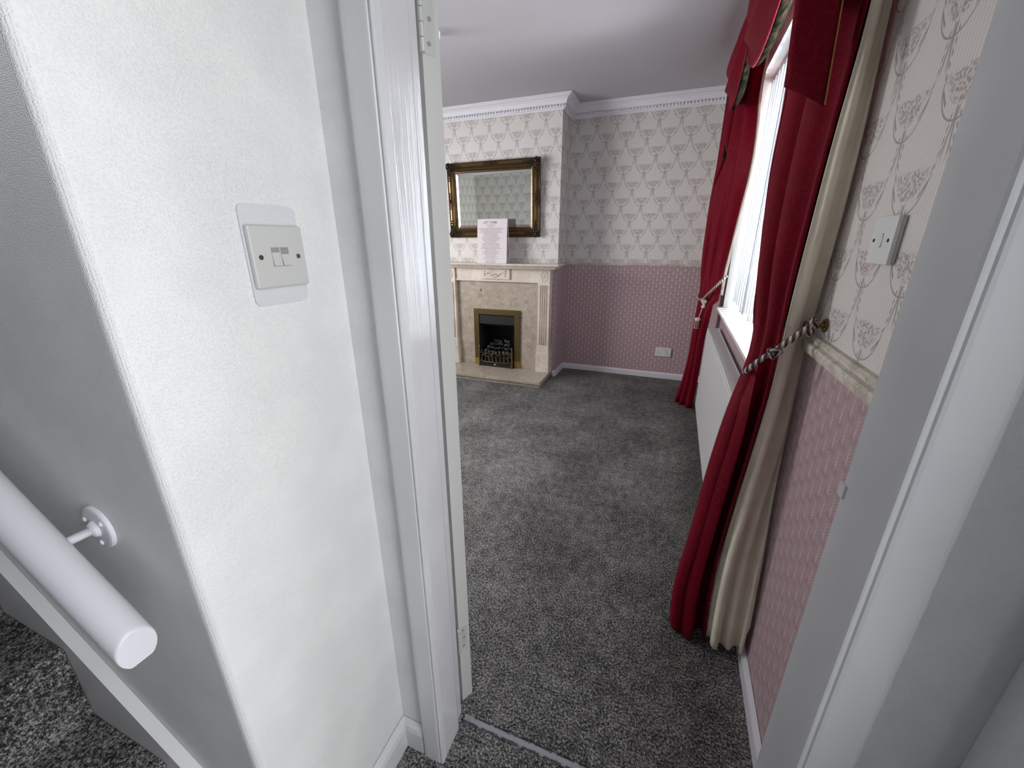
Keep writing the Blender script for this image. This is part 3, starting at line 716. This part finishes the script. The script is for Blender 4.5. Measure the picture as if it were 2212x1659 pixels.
# ------------------------------------------------------------------ curtains
ZL = [2.3, 2.1, 1.9, 1.7, 1.5, 1.3, 1.15, 1.05, .95, .8, .6, .4, .2, .1, .02]
RL = [[.2583, 1.792], [.2583, 1.792], [.2576, 1.768], [.2565, 1.700], [.2373, 1.595], [.2314, 1.484], [.2282, 1.383], [.2233, 1.313], [.2142, 1.239], [.1919, 1.202], [.1712, 1.194], [.1585, 1.189], [.1370, 1.185], [.1380, 1.183], [.1475, 1.182]]
RC = [[.3011, 1.22], [.3011, 1.22], [.3011, 1.22], [.2999, 1.218], [.2871, 1.211], [.2799, 1.205], [.2750, 1.201], [.2753, 1.199], [.2767, 1.197], [.2663, 1.193], [.2514, 1.190], [.2373, 1.186], [.2365, 1.183], [.2402, 1.182], [.2442, 1.181]]
CRY = [1.262, 1.262, 1.262, 1.243, 1.221, 1.228, 1.248, 1.251, 1.254, 1.235, 1.215, 1.166, 1.13, 1.12, 1.12]
FLc = [[.2211, 3.5], [.2233, 3.5], [.2110, 3.5], [.1967, 3.5], [.1908, 3.5], [.1920, 3.5], [.1937, 3.499], [.1995, 3.496], [.2052, 3.492], [.2074, 3.486], [.2049, 3.479], [.2017, 3.473], [.1783, 3.466], [.1600, 3.463], [.1363, 3.461]]
FRc = [[.3385, 3.119], [.3350, 3.145], [.3370, 3.006], [.3370, 2.956], [.3370, 3.12], [.3362, 3.270], [.3264, 3.288], [.3199, 3.300], [.3200, 3.290], [.3200, 3.29], [.3200, 3.30], [.3150, 3.31], [.3096, 3.333], [.3037, 3.337], [.2990, 3.340]]
def sst(a, b, x): t = max(0, min(1, (x-a)/(b-a))); return t*t*(3-2*t)
def fine_z(z0, z1, n): return np.linspace(z1, z0, n)
def rows_at(tab, z): 
    zz = ZL[::-1]; a = np.array(tab, float)[::-1]
    if a.ndim == 1: return float(np.interp(z, zz, a))
    return np.array([np.interp(z, zz, a[:, k]) for k in range(a.shape[1])])
def smooth_tab(tab, z, h=.06): return sum(rows_at(tab, z+d) for d in (-h, 0, h))/3
def pleated(path, n, amp, k, ph=0, e0=.06, e1=.06):
    P = cat(path, n); d = np.gradient(P, axis=0); N = np.stack([-d[:, 1], d[:, 0]], 1); N /= np.linalg.norm(N, axis=1, keepdims=True)
    s = np.linspace(0, 1, n); env = np.minimum(1, np.minimum(s/max(e0, 1e-6), (1-s)/max(e1, 1e-6)))
    wv = np.sin(2*PI*(k*s+ph)); wv = np.sign(wv)*np.abs(wv)**.8
    return P+N*(amp*env*wv)[:, None]
# near curtain
nc = thing('curtain', (.27, 1.3, 0), 'crimson velvet curtain with cream lining beside the doorway, tied back to a brass hook', 'curtain', group=None)
G = []
for z in fine_z(.018, 2.36, 70):
    rl, rc = smooth_tab(RL, min(z, 2.3)), smooth_tab(RC, min(z, 2.3)); b_ = 1-sst(.85, 1.12, z)
    p0 = rl*(1-b_)+(rl+np.array([.075, .17]))*b_; p1 = (rl*.62+rc*.38)*(1-b_)+(rl+np.array([.004, .0]))*b_
    if z < .85: pm = rl*.45+rc*.55+np.array([.0, .006])
    else: pm = p1*.5+rc*.5
    tie = math.exp(-((z-1.03)/.16)**2)
    amp = .020*(1-.62*tie)
    row = pleated([p0, p1, pm, rc], 72, amp*1.3, 2.6, .1+.05*math.sin(z*3), .04, .05)
    row[:, 0] = np.minimum(row[:, 0], .335)
    zz = z
    G.append([(x, y, zz+(.012*math.sin(9*s)-.004 if z < .05 else 0)) for s, (x, y) in zip(np.linspace(0, 1, 72), row)])
link('curtain_face', grid_mesh(G, .003), M_VELV, nc, smooth=True)
G = []
for z in fine_z(.03, 2.36, 70):
    rl, rc = smooth_tab(RL, min(z, 2.3)), smooth_tab(RC, min(z, 2.3)); cy = smooth_tab(CRY, min(z, 2.3)); b_ = 1-sst(.85, 1.12, z)
    lo = 1-sst(.3, 1.0, z)
    cr = np.array([.349, cy+.004]); mid = rc*.5+cr*.5+np.array([0, -.006])
    p0 = np.array([min(.34, rc[0]+.035), rc[1]+.16]); p1 = rc+np.array([.016, .05]); q = rc+np.array([.004, -.004])
    a = cat([p0, p1, q], 16)[:-1]
    tie = math.exp(-((z-1.08)/.12)**2)
    c_ = pleated([q, rc*.72+cr*.28+np.array([0, -.012-.012*lo]), mid, rc*.22+cr*.78+np.array([0, .004]), cr], 44, (.0045+.007*lo)*(1-.3*tie), 1.6+1.2*lo, .15, .1, .12)
    row = np.concatenate([a, c_]); row[:, 0] = np.minimum(row[:, 0], .3505)
    if z < .14: row[:, 0] = np.minimum(row[:, 0], .3430)
    base = sst(.10, .03, z) if False else max(0, 1-(z-.03)/.15)
    pts = []
    for s, (x, y) in zip(np.linspace(0, 1, len(row)), row):
        zz = z+base*(.012*abs(math.sin(s*13))+.055*max(0, s-.45)); pts.append((x, y, zz))
    G.append(pts)
link('curtain_lining', grid_mesh(G, .002), M_LIN, nc, smooth=True)
# far curtain
fc = thing('curtain', (.25, 3.4, 0), 'crimson velvet curtain tied back at the far end of the window, beside the radiator', 'curtain')
G = []; GL = []
for z in fine_z(.015, 2.36, 60):
    fl_, fr_ = smooth_tab(FLc, min(z, 2.3)), smooth_tab(FRc, min(z, 2.3)); lo = 1-sst(.55, .95, z)
    if z < .85: fr_ = np.array([min(fr_[0], .262+.03*(1-lo)), 3.30+.03*lo])*1.0
    tie = math.exp(-((z-.93)/.16)**2)
    row = pleated([fl_+np.array([.03, .05]), fl_, fl_*.5+fr_*.5+np.array([-.008, 0]), fr_], 70, .017*(1-.5*tie), 4.3, .2, .1, .05)
    row[:, 0] = np.minimum(row[:, 0], .350)
    if z < .75: row[:, 1] = np.maximum(row[:, 1], 3.215)
    G.append([(x, y, z) for x, y in row])
    e = row[-1]; GL.append([(min(.352, e[0]+t*.022), e[1]-t*.02+.010, z) for t in np.linspace(0, 1, 4)])
link('curtain_face', grid_mesh(G, .003), M_VELV, fc, smooth=True)
link('curtain_lining', grid_mesh([g for g in GL if g[0][2] > .9], .0015), M_LIN, fc, smooth=True)

# tie-backs
def knot(c, r, R):
    P = []
    for i in range(61):
        t = 2*PI*i/60; P.append(Vector(c)+Vector(((math.sin(t)+2*math.sin(2*t))*R*.42, (-math.sin(3*t))*R*.8, (math.cos(t)-2*math.cos(2*t))*R*.42)))
    return rope(P, r, 8)
tb = thing('curtain_tieback', (.27, 1.2, .95), 'knotted cream and maroon rope tie-back holding the curtain nearest the doorway', 'tie-back')
path = cat([(.326, 1.178, 1.108), (.318, 1.165, 1.100), (.290, 1.158, 1.072), (.2555, 1.158, 1.036), (.228, 1.162, 1.006), (.211, 1.174, .978), (.212, 1.215, .960), (.232, 1.265, .965), (.262, 1.30, 1.0), (.300, 1.31, 1.05), (.330, 1.25, 1.09), (.335, 1.20, 1.108)], 130)
link('cord', rope(path, .0072), M_ROPE, tb, smooth=True)
link('knot', knot((.2555, 1.147, 1.036), .0052, .010), M_ROPE, tb, smooth=True)
link('loop', rope(cat([(.318, 1.165, 1.102), (.326, 1.172, 1.118), (.335, 1.185, 1.112), (.336, 1.188, 1.092), (.328, 1.18, 1.078), (.322, 1.17, 1.086)], 40), .0042), M_ROPE, tb, smooth=True)
hk = thing('curtain_hook', (.355, 1.185, 1.104), 'small brass curtain hook with flower rosette on the wall above the cracked dado', 'hook')
b = B().lathe([(.0005, -.0115), (.006, -.011), (.008, -.008), (.006, -.006), (.0135, -.0055), (.016, -.003), (.016, -.0004)], (.36, 1.185, 1.104), 'x', 20)
for i in range(8):
    a = 2*PI*i/8; b.ball((.3555, 1.185+.0115*math.cos(a), 1.104+.0115*math.sin(a)), .0055, sx=.5, seg=8)
b.link('rosette', M_BRASSD, hk, smooth=True)
B().tube(cat([(.350, 1.185, 1.104), (.343, 1.187, 1.098), (.336, 1.190, 1.094), (.328, 1.188, 1.100), (.323, 1.182, 1.112)], 20), .0026, 8).ball((.3225, 1.181, 1.115), .005, seg=8).link('hook_arm', M_BRASSD, hk, smooth=True)
tf = thing('curtain_tieback', (.25, 3.35, .67), 'cream twisted cord tie-back with hanging tassel on the far curtain', 'tie-back')
path = cat([(.345, 3.26, 1.065), (.320, 3.245, 1.04), (.285, 3.27, .99), (.250, 3.32, .935), (.2240, 3.375, .888), (.200, 3.43, .875), (.190, 3.50, .89), (.22, 3.56, .93), (.30, 3.54, 1.0), (.352, 3.40, 1.07)], 110)
link('cord', rope(path, .0085), M_ROPE, tf, smooth=True)
link('knot', knot((.2290, 3.355, .868), .006, .012), M_ROPEL, tf, smooth=True)
ts_ = B().tube(cat([(.229, 3.35, .860), (.233, 3.35, .845), (.231, 3.355, .832)], 8), .009, 8).ball((.2305, 3.35, .832), .016, sz=.8)
ts_.tube([(.229, 3.35, .83), (.211, 3.37, .745)], .003, 6)
to = ts_.link('tassel_head', M_ROPEL, tf, smooth=True)
b = B().lathe([(.012, .745), (.021, .740), (.021, .728), (.018, .724), (.017, .70), (.019, .664), (.012, .662)], (.207, 3.37, 0), 'z', 16)
b.link('tassel', M_ROPEL, tf, smooth=True)
b = B()
for a in (-2.2, -1.5, -.6, .2): b.box(.207+.0185*math.cos(a)-.003, .207+.0185*math.cos(a)+.003, 3.37+.0185*math.sin(a)-.003, 3.37+.0185*math.sin(a)+.003, .668, .722)
b.link('tassel_stripe', M_VELV, tf)

# pelmet with swags and tails
pm = thing('swag_pelmet', (.2, 2.4, 2.36), 'crimson swag and tail pelmet with dark floral lining over the window', 'pelmet')
B().box(.205, .3585, 1.175, 3.56, 2.386, 2.405).link('pelmet_board', M_SILL, pm)
def swag(ya, yb, D, x0=.19, bulge=.055):
    G = []
    for v in np.linspace(0, 1, 48):
        r = []
        for u in np.linspace(0, 1, 44):
            su = math.sin(PI*u)**.6; dr_ = .06+D*su
            ph = 2*PI*3.4*v+.9*(u-.5)
            fold = math.sin(ph-.6)
            x = x0-bulge*math.sin(PI*min(1, v*.98))**.7*su-.017*fold*su*(.35+.65*v)+.02*v*v*su
            z = 2.384-dr_*v-.014*math.cos(ph)*su*v
            r.append((x, ya+(yb-ya)*u, z))
        G.append(r)
    o = link('swag', grid_mesh(G, .003), M_VELV, pm, smooth=True)
    Lr = []
    for t in np.linspace(0, 1, 10):
        Lr.append([(G[-1][j][0]+.002+t*.045*math.sin(PI*j/43)**.4, G[-1][j][1], G[-1][j][2]+.003+t*(.055)-.02*math.sin(PI*t)) for j in range(44)])
    link('swag_lining', grid_mesh(Lr, .002), M_FLOR, o, smooth=True)
swag(1.42, 2.78, .365, .215, .06); swag(2.62, 3.50, .30, .205, .055)
def tail(facets, parent=pm, name='tail'):
    """facets: list of (pTop,pTop2,zBottom1,zBottom2,material)"""
    for (a, b, a2, b2, za, zb, mt, nm) in facets:
        G = []
        for v in np.linspace(0, 1, 14):
            r = []
            for u in np.linspace(0, 1, 8):
                top = Vector(a).lerp(Vector(b), u); bot = Vector(a2).lerp(Vector(b2), u); p = top.lerp(bot, v); zb_ = za+(zb-za)*u
                r.append((p.x, p.y-.008*math.sin(PI*u)*math.sin(2*v+.5), 2.384+(zb_-2.384)*v))
            G.append(r)
        link(nm, grid_mesh(G, .0025), mt, parent, smooth=True)
# near tail: flat return facing the doorway, then folds running along the window
tail([((.125, 1.17), (.216, 1.17), (.1710, 1.17), (.2510, 1.17), 1.609, 1.566, M_VELV, 'tail'),
      ((.128, 1.176), (.170, 1.36), (.1740, 1.176), (.214, 1.36), 1.615, 1.80, M_VELV, 'tail'),
      ((.180, 1.36), (.165, 1.56), (.214, 1.36), (.230, 1.50), 1.86, 1.98, M_FLOR, 'tail_lining')])
B().tube([(.2165, 1.167, 2.384), (.2345, 1.167, 1.97), (.2520, 1.167, 1.568)], .0015, 6).link('gold_piping', M_GOLDEDGE, pm)
# far tail cascade
tail([((.190, 3.46), (.245, 3.43), (.186, 3.46), (.235, 3.43), 1.66, 1.86, M_VELV, 'tail'),
      ((.215, 3.405), (.262, 3.40), (.205, 3.405), (.250, 3.40), 1.93, 1.80, M_VELV, 'tail'),
      ((.186, 3.475), (.250, 3.455), (.186, 3.475), (.240, 3.455), 1.62, 1.56, M_FLOR, 'tail_lining'),
      ((.212, 3.425), (.262, 3.415), (.212, 3.425), (.258, 3.415), 1.84, 1.73, M_FLOR, 'tail_lining')])

# ------------------------------------------------------------------ fireplace
FX = -1.617
fp = thing('fireplace', (FX, 3.6, 0), 'cream veined marble fireplace surround with beige fossil stone back panel and hearth', 'fireplace')
hb = B().box(-2.24, -1.045, 3.385, 3.7995, .030, .060, .004); hb.link('hearth', M_BRECC, fp)
B().box(-2.225, -1.06, 3.402, 3.7995, 0, .0298).link('hearth_plinth', M_BRECC, fp)
ox0, ox1, oz = -1.818, -1.423, .600
B().box(-2.08, ox0, 3.742, 3.7985, .0602, .935).box(ox1, -1.175, 3.742, 3.7985, .0602, .935).box(ox0, ox1, 3.742, 3.7985, oz, .935).link('back_panel', M_BRECC, fp)
# small dark fossil chips in the panel
for cx, cz, w_ in ((-1.785, .835, .013), (-1.715, .79, .010)):
    B().prism([(cx-w_, cz-w_), (cx+w_*.7, cz-w_*1.2), (cx+w_*.4, cz), (cx+w_, cz+w_), (cx-w_*.8, cz+w_*.9)], 3.7412, 3.743, 'y').link('fossil_chip', plain('dark_fossil', srgb(104, 94, 84), .4) if w_ > .012 else M_BRECC, fp)
def flutes(xa, xb, y0, y1, n=4):
    P = [(xa, y1), (xa, y0)]; w_ = (xb-xa); m_ = w_*.14; step = (w_-2*m_)/n
    for i in range(n):
        c = xa+m_+step*(i+.5); r = step*.36
        P += [(c-r, y0), (c-r*.75, y0+r*1.3), (c, y0+r*1.7), (c+r*.75, y0+r*1.3), (c+r, y0)]
    return P+[(xb, y0), (xb, y1)]
for xa, xb in ((-1.180, -1.060), (-2.174, -2.054)):
    B().prism(flutes(xa+.004, xb-.004, 3.700, 3.7985), .335, .905, 'z').box(xa, xb, 3.697, 3.7985, .2, .335, .002).box(xa, xb, 3.697, 3.7985, .905, 1.052, .002).box(xa-.006, xb+.008, 3.688, 3.7985, .0602, .255, .003).link('pilaster', M_MARB, fp)
    xc = (xa+xb)/2; b = B()
    pts = [(xc+.030*math.cos(a), 3.6965, .985+.048*math.sin(a)) for a in [2*PI*i/28 for i in range(29)]]; b.tube(pts, .0042, 6, False)
    b.ball((xc, 3.697, .985), .010, sy=.6, sz=1.3); b.ball((xc, 3.697, 1.008), .006, sy=.6); b.ball((xc, 3.697, .960), .007, sy=.6)
    for a in (-1, 1): b.tube([(xc+a*.006, 3.6965, .968), (xc+a*.014, 3.6955, .985), (xc+a*.004, 3.6965, 1.010)], .0025, 6)
    b.link('oval_carving', M_MARB, fp, smooth=True)
B().box(-2.055, -1.179, 3.715, 3.7985, .925, 1.052, .002).box(-2.055, -1.179, 3.708, 3.72, .925, .940, .002).link('frieze', M_MARB, fp)
cbx0, cbx1 = -1.775, -1.462
B().box(cbx0, cbx1, 3.700, 3.716, .948, 1.052, .004).link('centre_block', M_MARB, fp)
b = B(); rnd = random.Random(4); xc = (cbx0+cbx1)/2
for i in range(26):
    t = i/25*2-1; x_ = xc+t*.100; z_ = 1.010-.038*abs(math.cos(t*PI*.75))*(1 if abs(t) < .7 else .2)
    b.ball((x_, 3.698, z_+rnd.uniform(-.006, .006)), rnd.uniform(.006, .0105), sy=.7, seg=8)
for sg in (-1, 1):
    for k_ in range(5): b.ball((xc+sg*(.108+.004*math.sin(k_)), 3.698, 1.022-.012*k_), .009-.001*k_, sy=.6, seg=8)
for k_ in range(7):
    a = 2*PI*k_/7; b.ball((xc+.015*math.cos(a), 3.697, .985+.015*math.sin(a)), .0075, sy=.6, seg=8)
b.link('flower_carving', M_MARB, fp, smooth=True)
MP = [(-.05, 1.0525), (-.025, 1.0525), (-.015, 1.060), (-.012, 1.066), (0, 1.072), (.010, 1.078), (.012, 1.082), (.020, 1.084), (.025, 1.091), (.023, 1.098), (-.05, 1.098)]
x0_, x1_, yf_ = -2.245, -.985, 3.6185
b = sweep(B(), [(x1_, 3.7985), (x1_, yf_), (x0_, yf_), (x0_, 3.7985)], MP).box(x0_+.0495, x1_-.0495, yf_+.0495, 3.7985, 1.0525, 1.098)
b.link('mantel_shelf', M_MARB, fp)

# gas fire
gf = thing('gas_fire', (FX, 3.7, .061), 'inset coal-effect gas fire with brass trim and brass fret', 'gas fire')
b = B(); tx0, tx1, tz = -1.872, -1.364, .652; yy = 3.728
b.box(tx0, ox0+.003, yy, 3.7415, .1301, tz, .003).box(ox1-.003, tx1, yy, 3.7415, .1301, tz, .003).box(ox0+.003, ox1-.003, yy, 3.7415, oz-.005, tz, .003)
b.link('brass_trim', M_BRASS, gf)
M_BB = plain('bright_brass', srgb(168, 144, 84), .38, .85)
for a_, b_ in ((tx0, ox0+.003), (ox1-.003, tx1)): B().box(a_, b_, yy-.001, 3.7415, .0604, .13, .002).link('trim_foot', M_BB, gf)
b = B().box(ox0+.001, ox0+.006, 3.735, 4.05, .061, oz-.002).box(ox1-.006, ox1-.001, 3.735, 4.05, .061, oz-.002).box(ox0+.006, ox1-.006, 4.03, 4.05, .061, oz-.002).box(ox0+.006, ox1-.006, 3.735, 4.03, oz-.007, oz-.002).box(ox0+.006, ox1-.006, 3.735, 4.03, .061, .066)
b.link('firebox', M_SOOT, gf)
B().prism([(3.735, oz-.012), (3.735, oz-.10), (3.79, oz-.13), (3.82, oz-.012)], ox0+.0065, ox1-.0065, 'x').link('canopy', M_BLACK, gf)
B().box(ox0+.03, ox1-.03, 3.80, 3.99, .066, .13).link('burner_tray', M_BLACK, gf)
rnd = random.Random(11)
def coal(cx, cy, cz, r):
    bm = bmesh.new(); bmesh.ops.create_icosphere(bm, subdivisions=1, radius=r)
    sc_ = Vector((rnd.uniform(.85, 1.35), rnd.uniform(.7, 1.1), rnd.uniform(.6, .95)))
    R_ = Matrix.Rotation(rnd.uniform(0, 6), 4, 'Z') @ Matrix.Rotation(rnd.uniform(-.6, .6), 4, 'X')
    for v_ in bm.verts:
        q = v_.co*rnd.uniform(.8, 1.15); q = Vector((q.x*sc_.x, q.y*sc_.y, q.z*sc_.z)); v_.co = R_ @ q+Vector((cx, cy, cz))
    me = bpy.data.meshes.new('m'); bm.to_mesh(me); bm.free(); link('coal', me, M_COAL, gf)
for row, (n_, cy, cz, sp) in enumerate(((8, 3.745, .158, .041), (8, 3.765, .200, .040), (7, 3.795, .236, .040), (6, 3.83, .268, .041), (5, 3.86, .295, .040))):
    for i in range(n_): coal(FX-.004+(i-(n_-1)/2)*sp+rnd.uniform(-.006, .006), cy+rnd.uniform(-.008, .008), cz+rnd.uniform(-.008, .008), rnd.uniform(.021, .027))
bk = B().tube([(-1.795, 3.685, .122), (-1.71, 3.668, .118), (FX, 3.662, .117), (-1.53, 3.668, .118), (-1.443, 3.685, .122)], .0055, 8)
bk.tube([(-1.795, 3.687, .205), (-1.71, 3.672, .205), (FX, 3.666, .205), (-1.53, 3.672, .205), (-1.443, 3.687, .205)], .0028, 8)
bko = bk.link('fret_rail', M_BRASSD, gf, smooth=True)
for i in range(8):
    t = (i+.5)/8; x_ = -1.785+t*.332; y_ = 3.663+.02*(2*t-1)**2; sh = .006*math.copysign(1, .5-t)
    b = B().tube(cat([(x_+.003, y_, .114), (x_+.001, y_-.004, .14), (x_-.001, y_-.003, .165), (x_+.001, y_, .19), (x_, y_, .222)], 12), [.0045, .0058, .0066, .0066, .006, .005, .0045, .004, .0036, .0034, .0034, .0034], 8)
    b.ball((x_, y_, .228), .0068, seg=8); b.link('fret_bar', M_BRASS, gf, smooth=True)
for x_ in (-1.800, -1.438):
    b = B().lathe([(.012, .0605), (.011, .068), (.007, .085), (.009, .11), (.011, .13), (.0085, .16), (.008, .20), (.011, .215), (.009, .23), (.006, .24), (.009, .255), (.007, .27), (.001, .285)], (x_, 3.690, 0), 'z', 14)
    b.link('fret_post', M_BRASSD, gf, smooth=True)
B().box(-1.79, -1.448, 3.692, 3.699, .066, .112, .001).link('fret_base', M_BLACK, gf)
B().box(-1.64, -1.615, 3.688, 3.6915, .082, .092, .001).link('badge', M_STEEL, gf)
B().tube([(-1.372, 3.724, .585), (-1.345, 3.724, .585)], .0032, 8).box(-1.39, -1.36, 3.722, 3.728, .582, .588).link('control_lever', M_BLACK, gf)

# ------------------------------------------------------------------ mirror
mr = thing('wall_mirror', (-1.656, 3.79, 1.331), 'mirror in an ornate antique gilt frame hanging above the fireplace', 'mirror')
mx0, mx1, mz0, mz1 = -2.118, -1.194, 1.331, 1.983
TILT = Matrix.Translation((0, 3.795, mz0)) @ Matrix.Rotation(math.radians(2.2), 4, 'X') @ Matrix.Translation((0, -3.795, -mz0))
def mirror_part(b, name, mat, smooth=False, parent=mr):
    me = b.mesh(); me.transform(TILT); return link(name, me, mat, parent, smooth)
FPROF = [(0, 0), (0, .016), (.005, .022), (.010, .020), (.014, .024), (.024, .034), (.036, .036), (.046, .030), (.052, .024), (.058, .026), (.064, .028), (.070, .024), (.076, .016), (.084, .014), (.088, .010), (.088, 0)]
def ringmesh(prof, x0, x1, z0, z1, yb):
    v = []; k = len(prof); b = B()
    for sx, sz in ((0, 0), (1, 0), (1, 1), (0, 1)):
        for d, t in prof: v.append(((x1-d) if sx else (x0+d), yb-t, (z1-d) if sz else (z0+d)))
    f = [(i*k+j, i*k+(j+1) % k, ((i+1) % 4)*k+(j+1) % k, ((i+1) % 4)*k+j) for i in range(4) for j in range(k)]
    return b.add(v, f)
mirror_part(ringmesh(FPROF, mx0, mx1, mz0, mz1, 3.7935), 'frame', M_GILT)
gx0, gx1, gz0, gz1 = mx0+.0885, mx1-.0885, mz0+.0885, mz1-.0885
b = B(); bw = .022
v = [(gx0, 3.786, gz0), (gx1, 3.786, gz0), (gx1, 3.786, gz1), (gx0, 3.786, gz1), (gx0+bw, 3.7838, gz0+bw), (gx1-bw, 3.7838, gz0+bw), (gx1-bw, 3.7838, gz1-bw), (gx0+bw, 3.7838, gz1-bw), (gx0, 3.789, gz0), (gx1, 3.789, gz0), (gx1, 3.789, gz1), (gx0, 3.789, gz1)]
b.add(v, [(4, 5, 6, 7), (0, 1, 5, 4), (1, 2, 6, 5), (2, 3, 7, 6), (3, 0, 4, 7), (8, 9, 1, 0), (9, 10, 2, 1), (10, 11, 3, 2), (11, 8, 0, 3), (11, 10, 9, 8)])
mirror_part(b, 'mirror_glass', M_MIRROR)
rnd = random.Random(3)
for cx, cz, sx, sz in ((mx0, mz0, 1, 1), (mx1, mz0, -1, 1), (mx1, mz1, -1, -1), (mx0, mz1, 1, -1)):
    b = B(); c0 = (cx+sx*.030, cz+sz*.030)
    b.ball((c0[0], 3.752, c0[1]), .016, sy=.8, seg=12)
    for k_ in range(8):
        a = 2*PI*k_/8; b.ball((c0[0]+.024*math.cos(a), 3.757, c0[1]+.024*math.sin(a)), .0105, sy=.8, seg=8)
    for L_ in range(1, 7):
        r_ = .0125-.0012*L_; off = .030+.020*L_
        for (ux, uz) in ((1, 0), (0, 1)):
            for w_ in (-1, 0, 1):
                px = cx+sx*(off if ux else .033+w_*(.018-.002*L_)); pz = cz+sz*(off if uz else .033+w_*(.018-.002*L_))
                b.ball((px+rnd.uniform(-.002, .002), 3.757+rnd.uniform(0, .003), pz+rnd.uniform(-.002, .002)), r_, sx=1.3 if ux else .8, sy=.8, sz=1.3 if uz else .8, seg=8)
    mirror_part(b, 'corner_ornament', M_GILTD, True)
for cx, cz, hor in (((mx0+mx1)/2, mz1-.026, 1), ((mx0+mx1)/2, mz0+.026, 1), (mx0+.030, (mz0+mz1)/2, 0), (mx1-.030, (mz0+mz1)/2, 0)):
    b = B(); b.ball((cx, 3.755, cz), .014, sy=.8, seg=10)
    for k_ in range(1, 5):
        for sg in (-1, 1):
            for w_ in (-1, 1):
                px = cx+(sg*k_*.017 if hor else w_*.010*(1-k_*.15)); pz = cz+(w_*.010*(1-k_*.15) if hor else sg*k_*.017)
                b.ball((px, 3.759, pz), .0105-.0013*k_, sx=1.4 if hor else .8, sy=.7, sz=.8 if hor else 1.4, seg=8)
    mirror_part(b, 'edge_ornament', M_GILTD, True)

# poem card
pc = thing('printed_card', (-1.62, 3.67, 1.098), 'upright white printed card headed LET THEM standing on the mantel against the mirror', 'card')
cw, ch = .300, .392; CX0 = -1.772; cy0 = 3.645; lean = math.radians(4)
CM = Matrix.Translation((CX0+cw/2, cy0, 1.0985)) @ Matrix.Rotation(-lean, 4, 'X')
def card_part(me, name, mat, parent=pc):
    me.transform(CM); return link(name, me, mat, parent)
card_part(B().box(-cw/2, cw/2, 0, .003, 0, ch).mesh(), 'front_panel', M_CARD)
card_part(B().add([(cw/2-.001, .003, ch), (cw/2+.012, .045, .02), (cw/2+.018, .045, .02), (cw/2+.003, .003, ch), (cw/2-.001, .006, ch), (cw/2+.012, .050, .02), (cw/2+.018, .050, .02), (cw/2+.003, .006, ch)], [(0, 1, 2, 3), (7, 6, 5, 4), (0, 4, 5, 1), (1, 5, 6, 2), (2, 6, 7, 3), (3, 7, 4, 0)]).mesh(), 'back_stay', M_CARD)
card_part(B().box(-cw/2+.02, cw/2-.02, .0032, .0052, 0, .002).mesh(), 'base_fold', M_CARD)
UP = Matrix.Rotation(PI/2, 4, 'X')
me = text_mesh('LET THEM', .030, .0002, bold=True); me.transform(Matrix.Translation((-.02, -.0006, ch-.040)) @ UP); card_part(me, 'lettering', M_INK)
rnd = random.Random(21)
b = B(); zz = ch-.056
for ln in range(29):
    if ln == 0: wd_ = .085; hh = .005
    elif ln == 1: zz -= .004; wd_ = .062; hh = .004
    else: wd_ = (.245, .235, .20, .245, .15, .155, .145, .195, .18, .15, .11, .16, .18, .18, .175, .20, .11, .17, .14, .175, .115, .13, .09, .17, .09, .12, .10)[ln-2]; hh = .0046
    x_ = -wd_/2-.012
    while x_ < wd_/2-.012:
        L_ = rnd.uniform(.007, .020); b.box(x_, min(x_+L_, wd_/2-.012), -.0009, -.0001, zz, zz+hh*rnd.uniform(.65, 1)); x_ += L_+.0032
    zz -= .0117 if ln else .012
card_part(b.mesh(), 'small_print', M_INK)
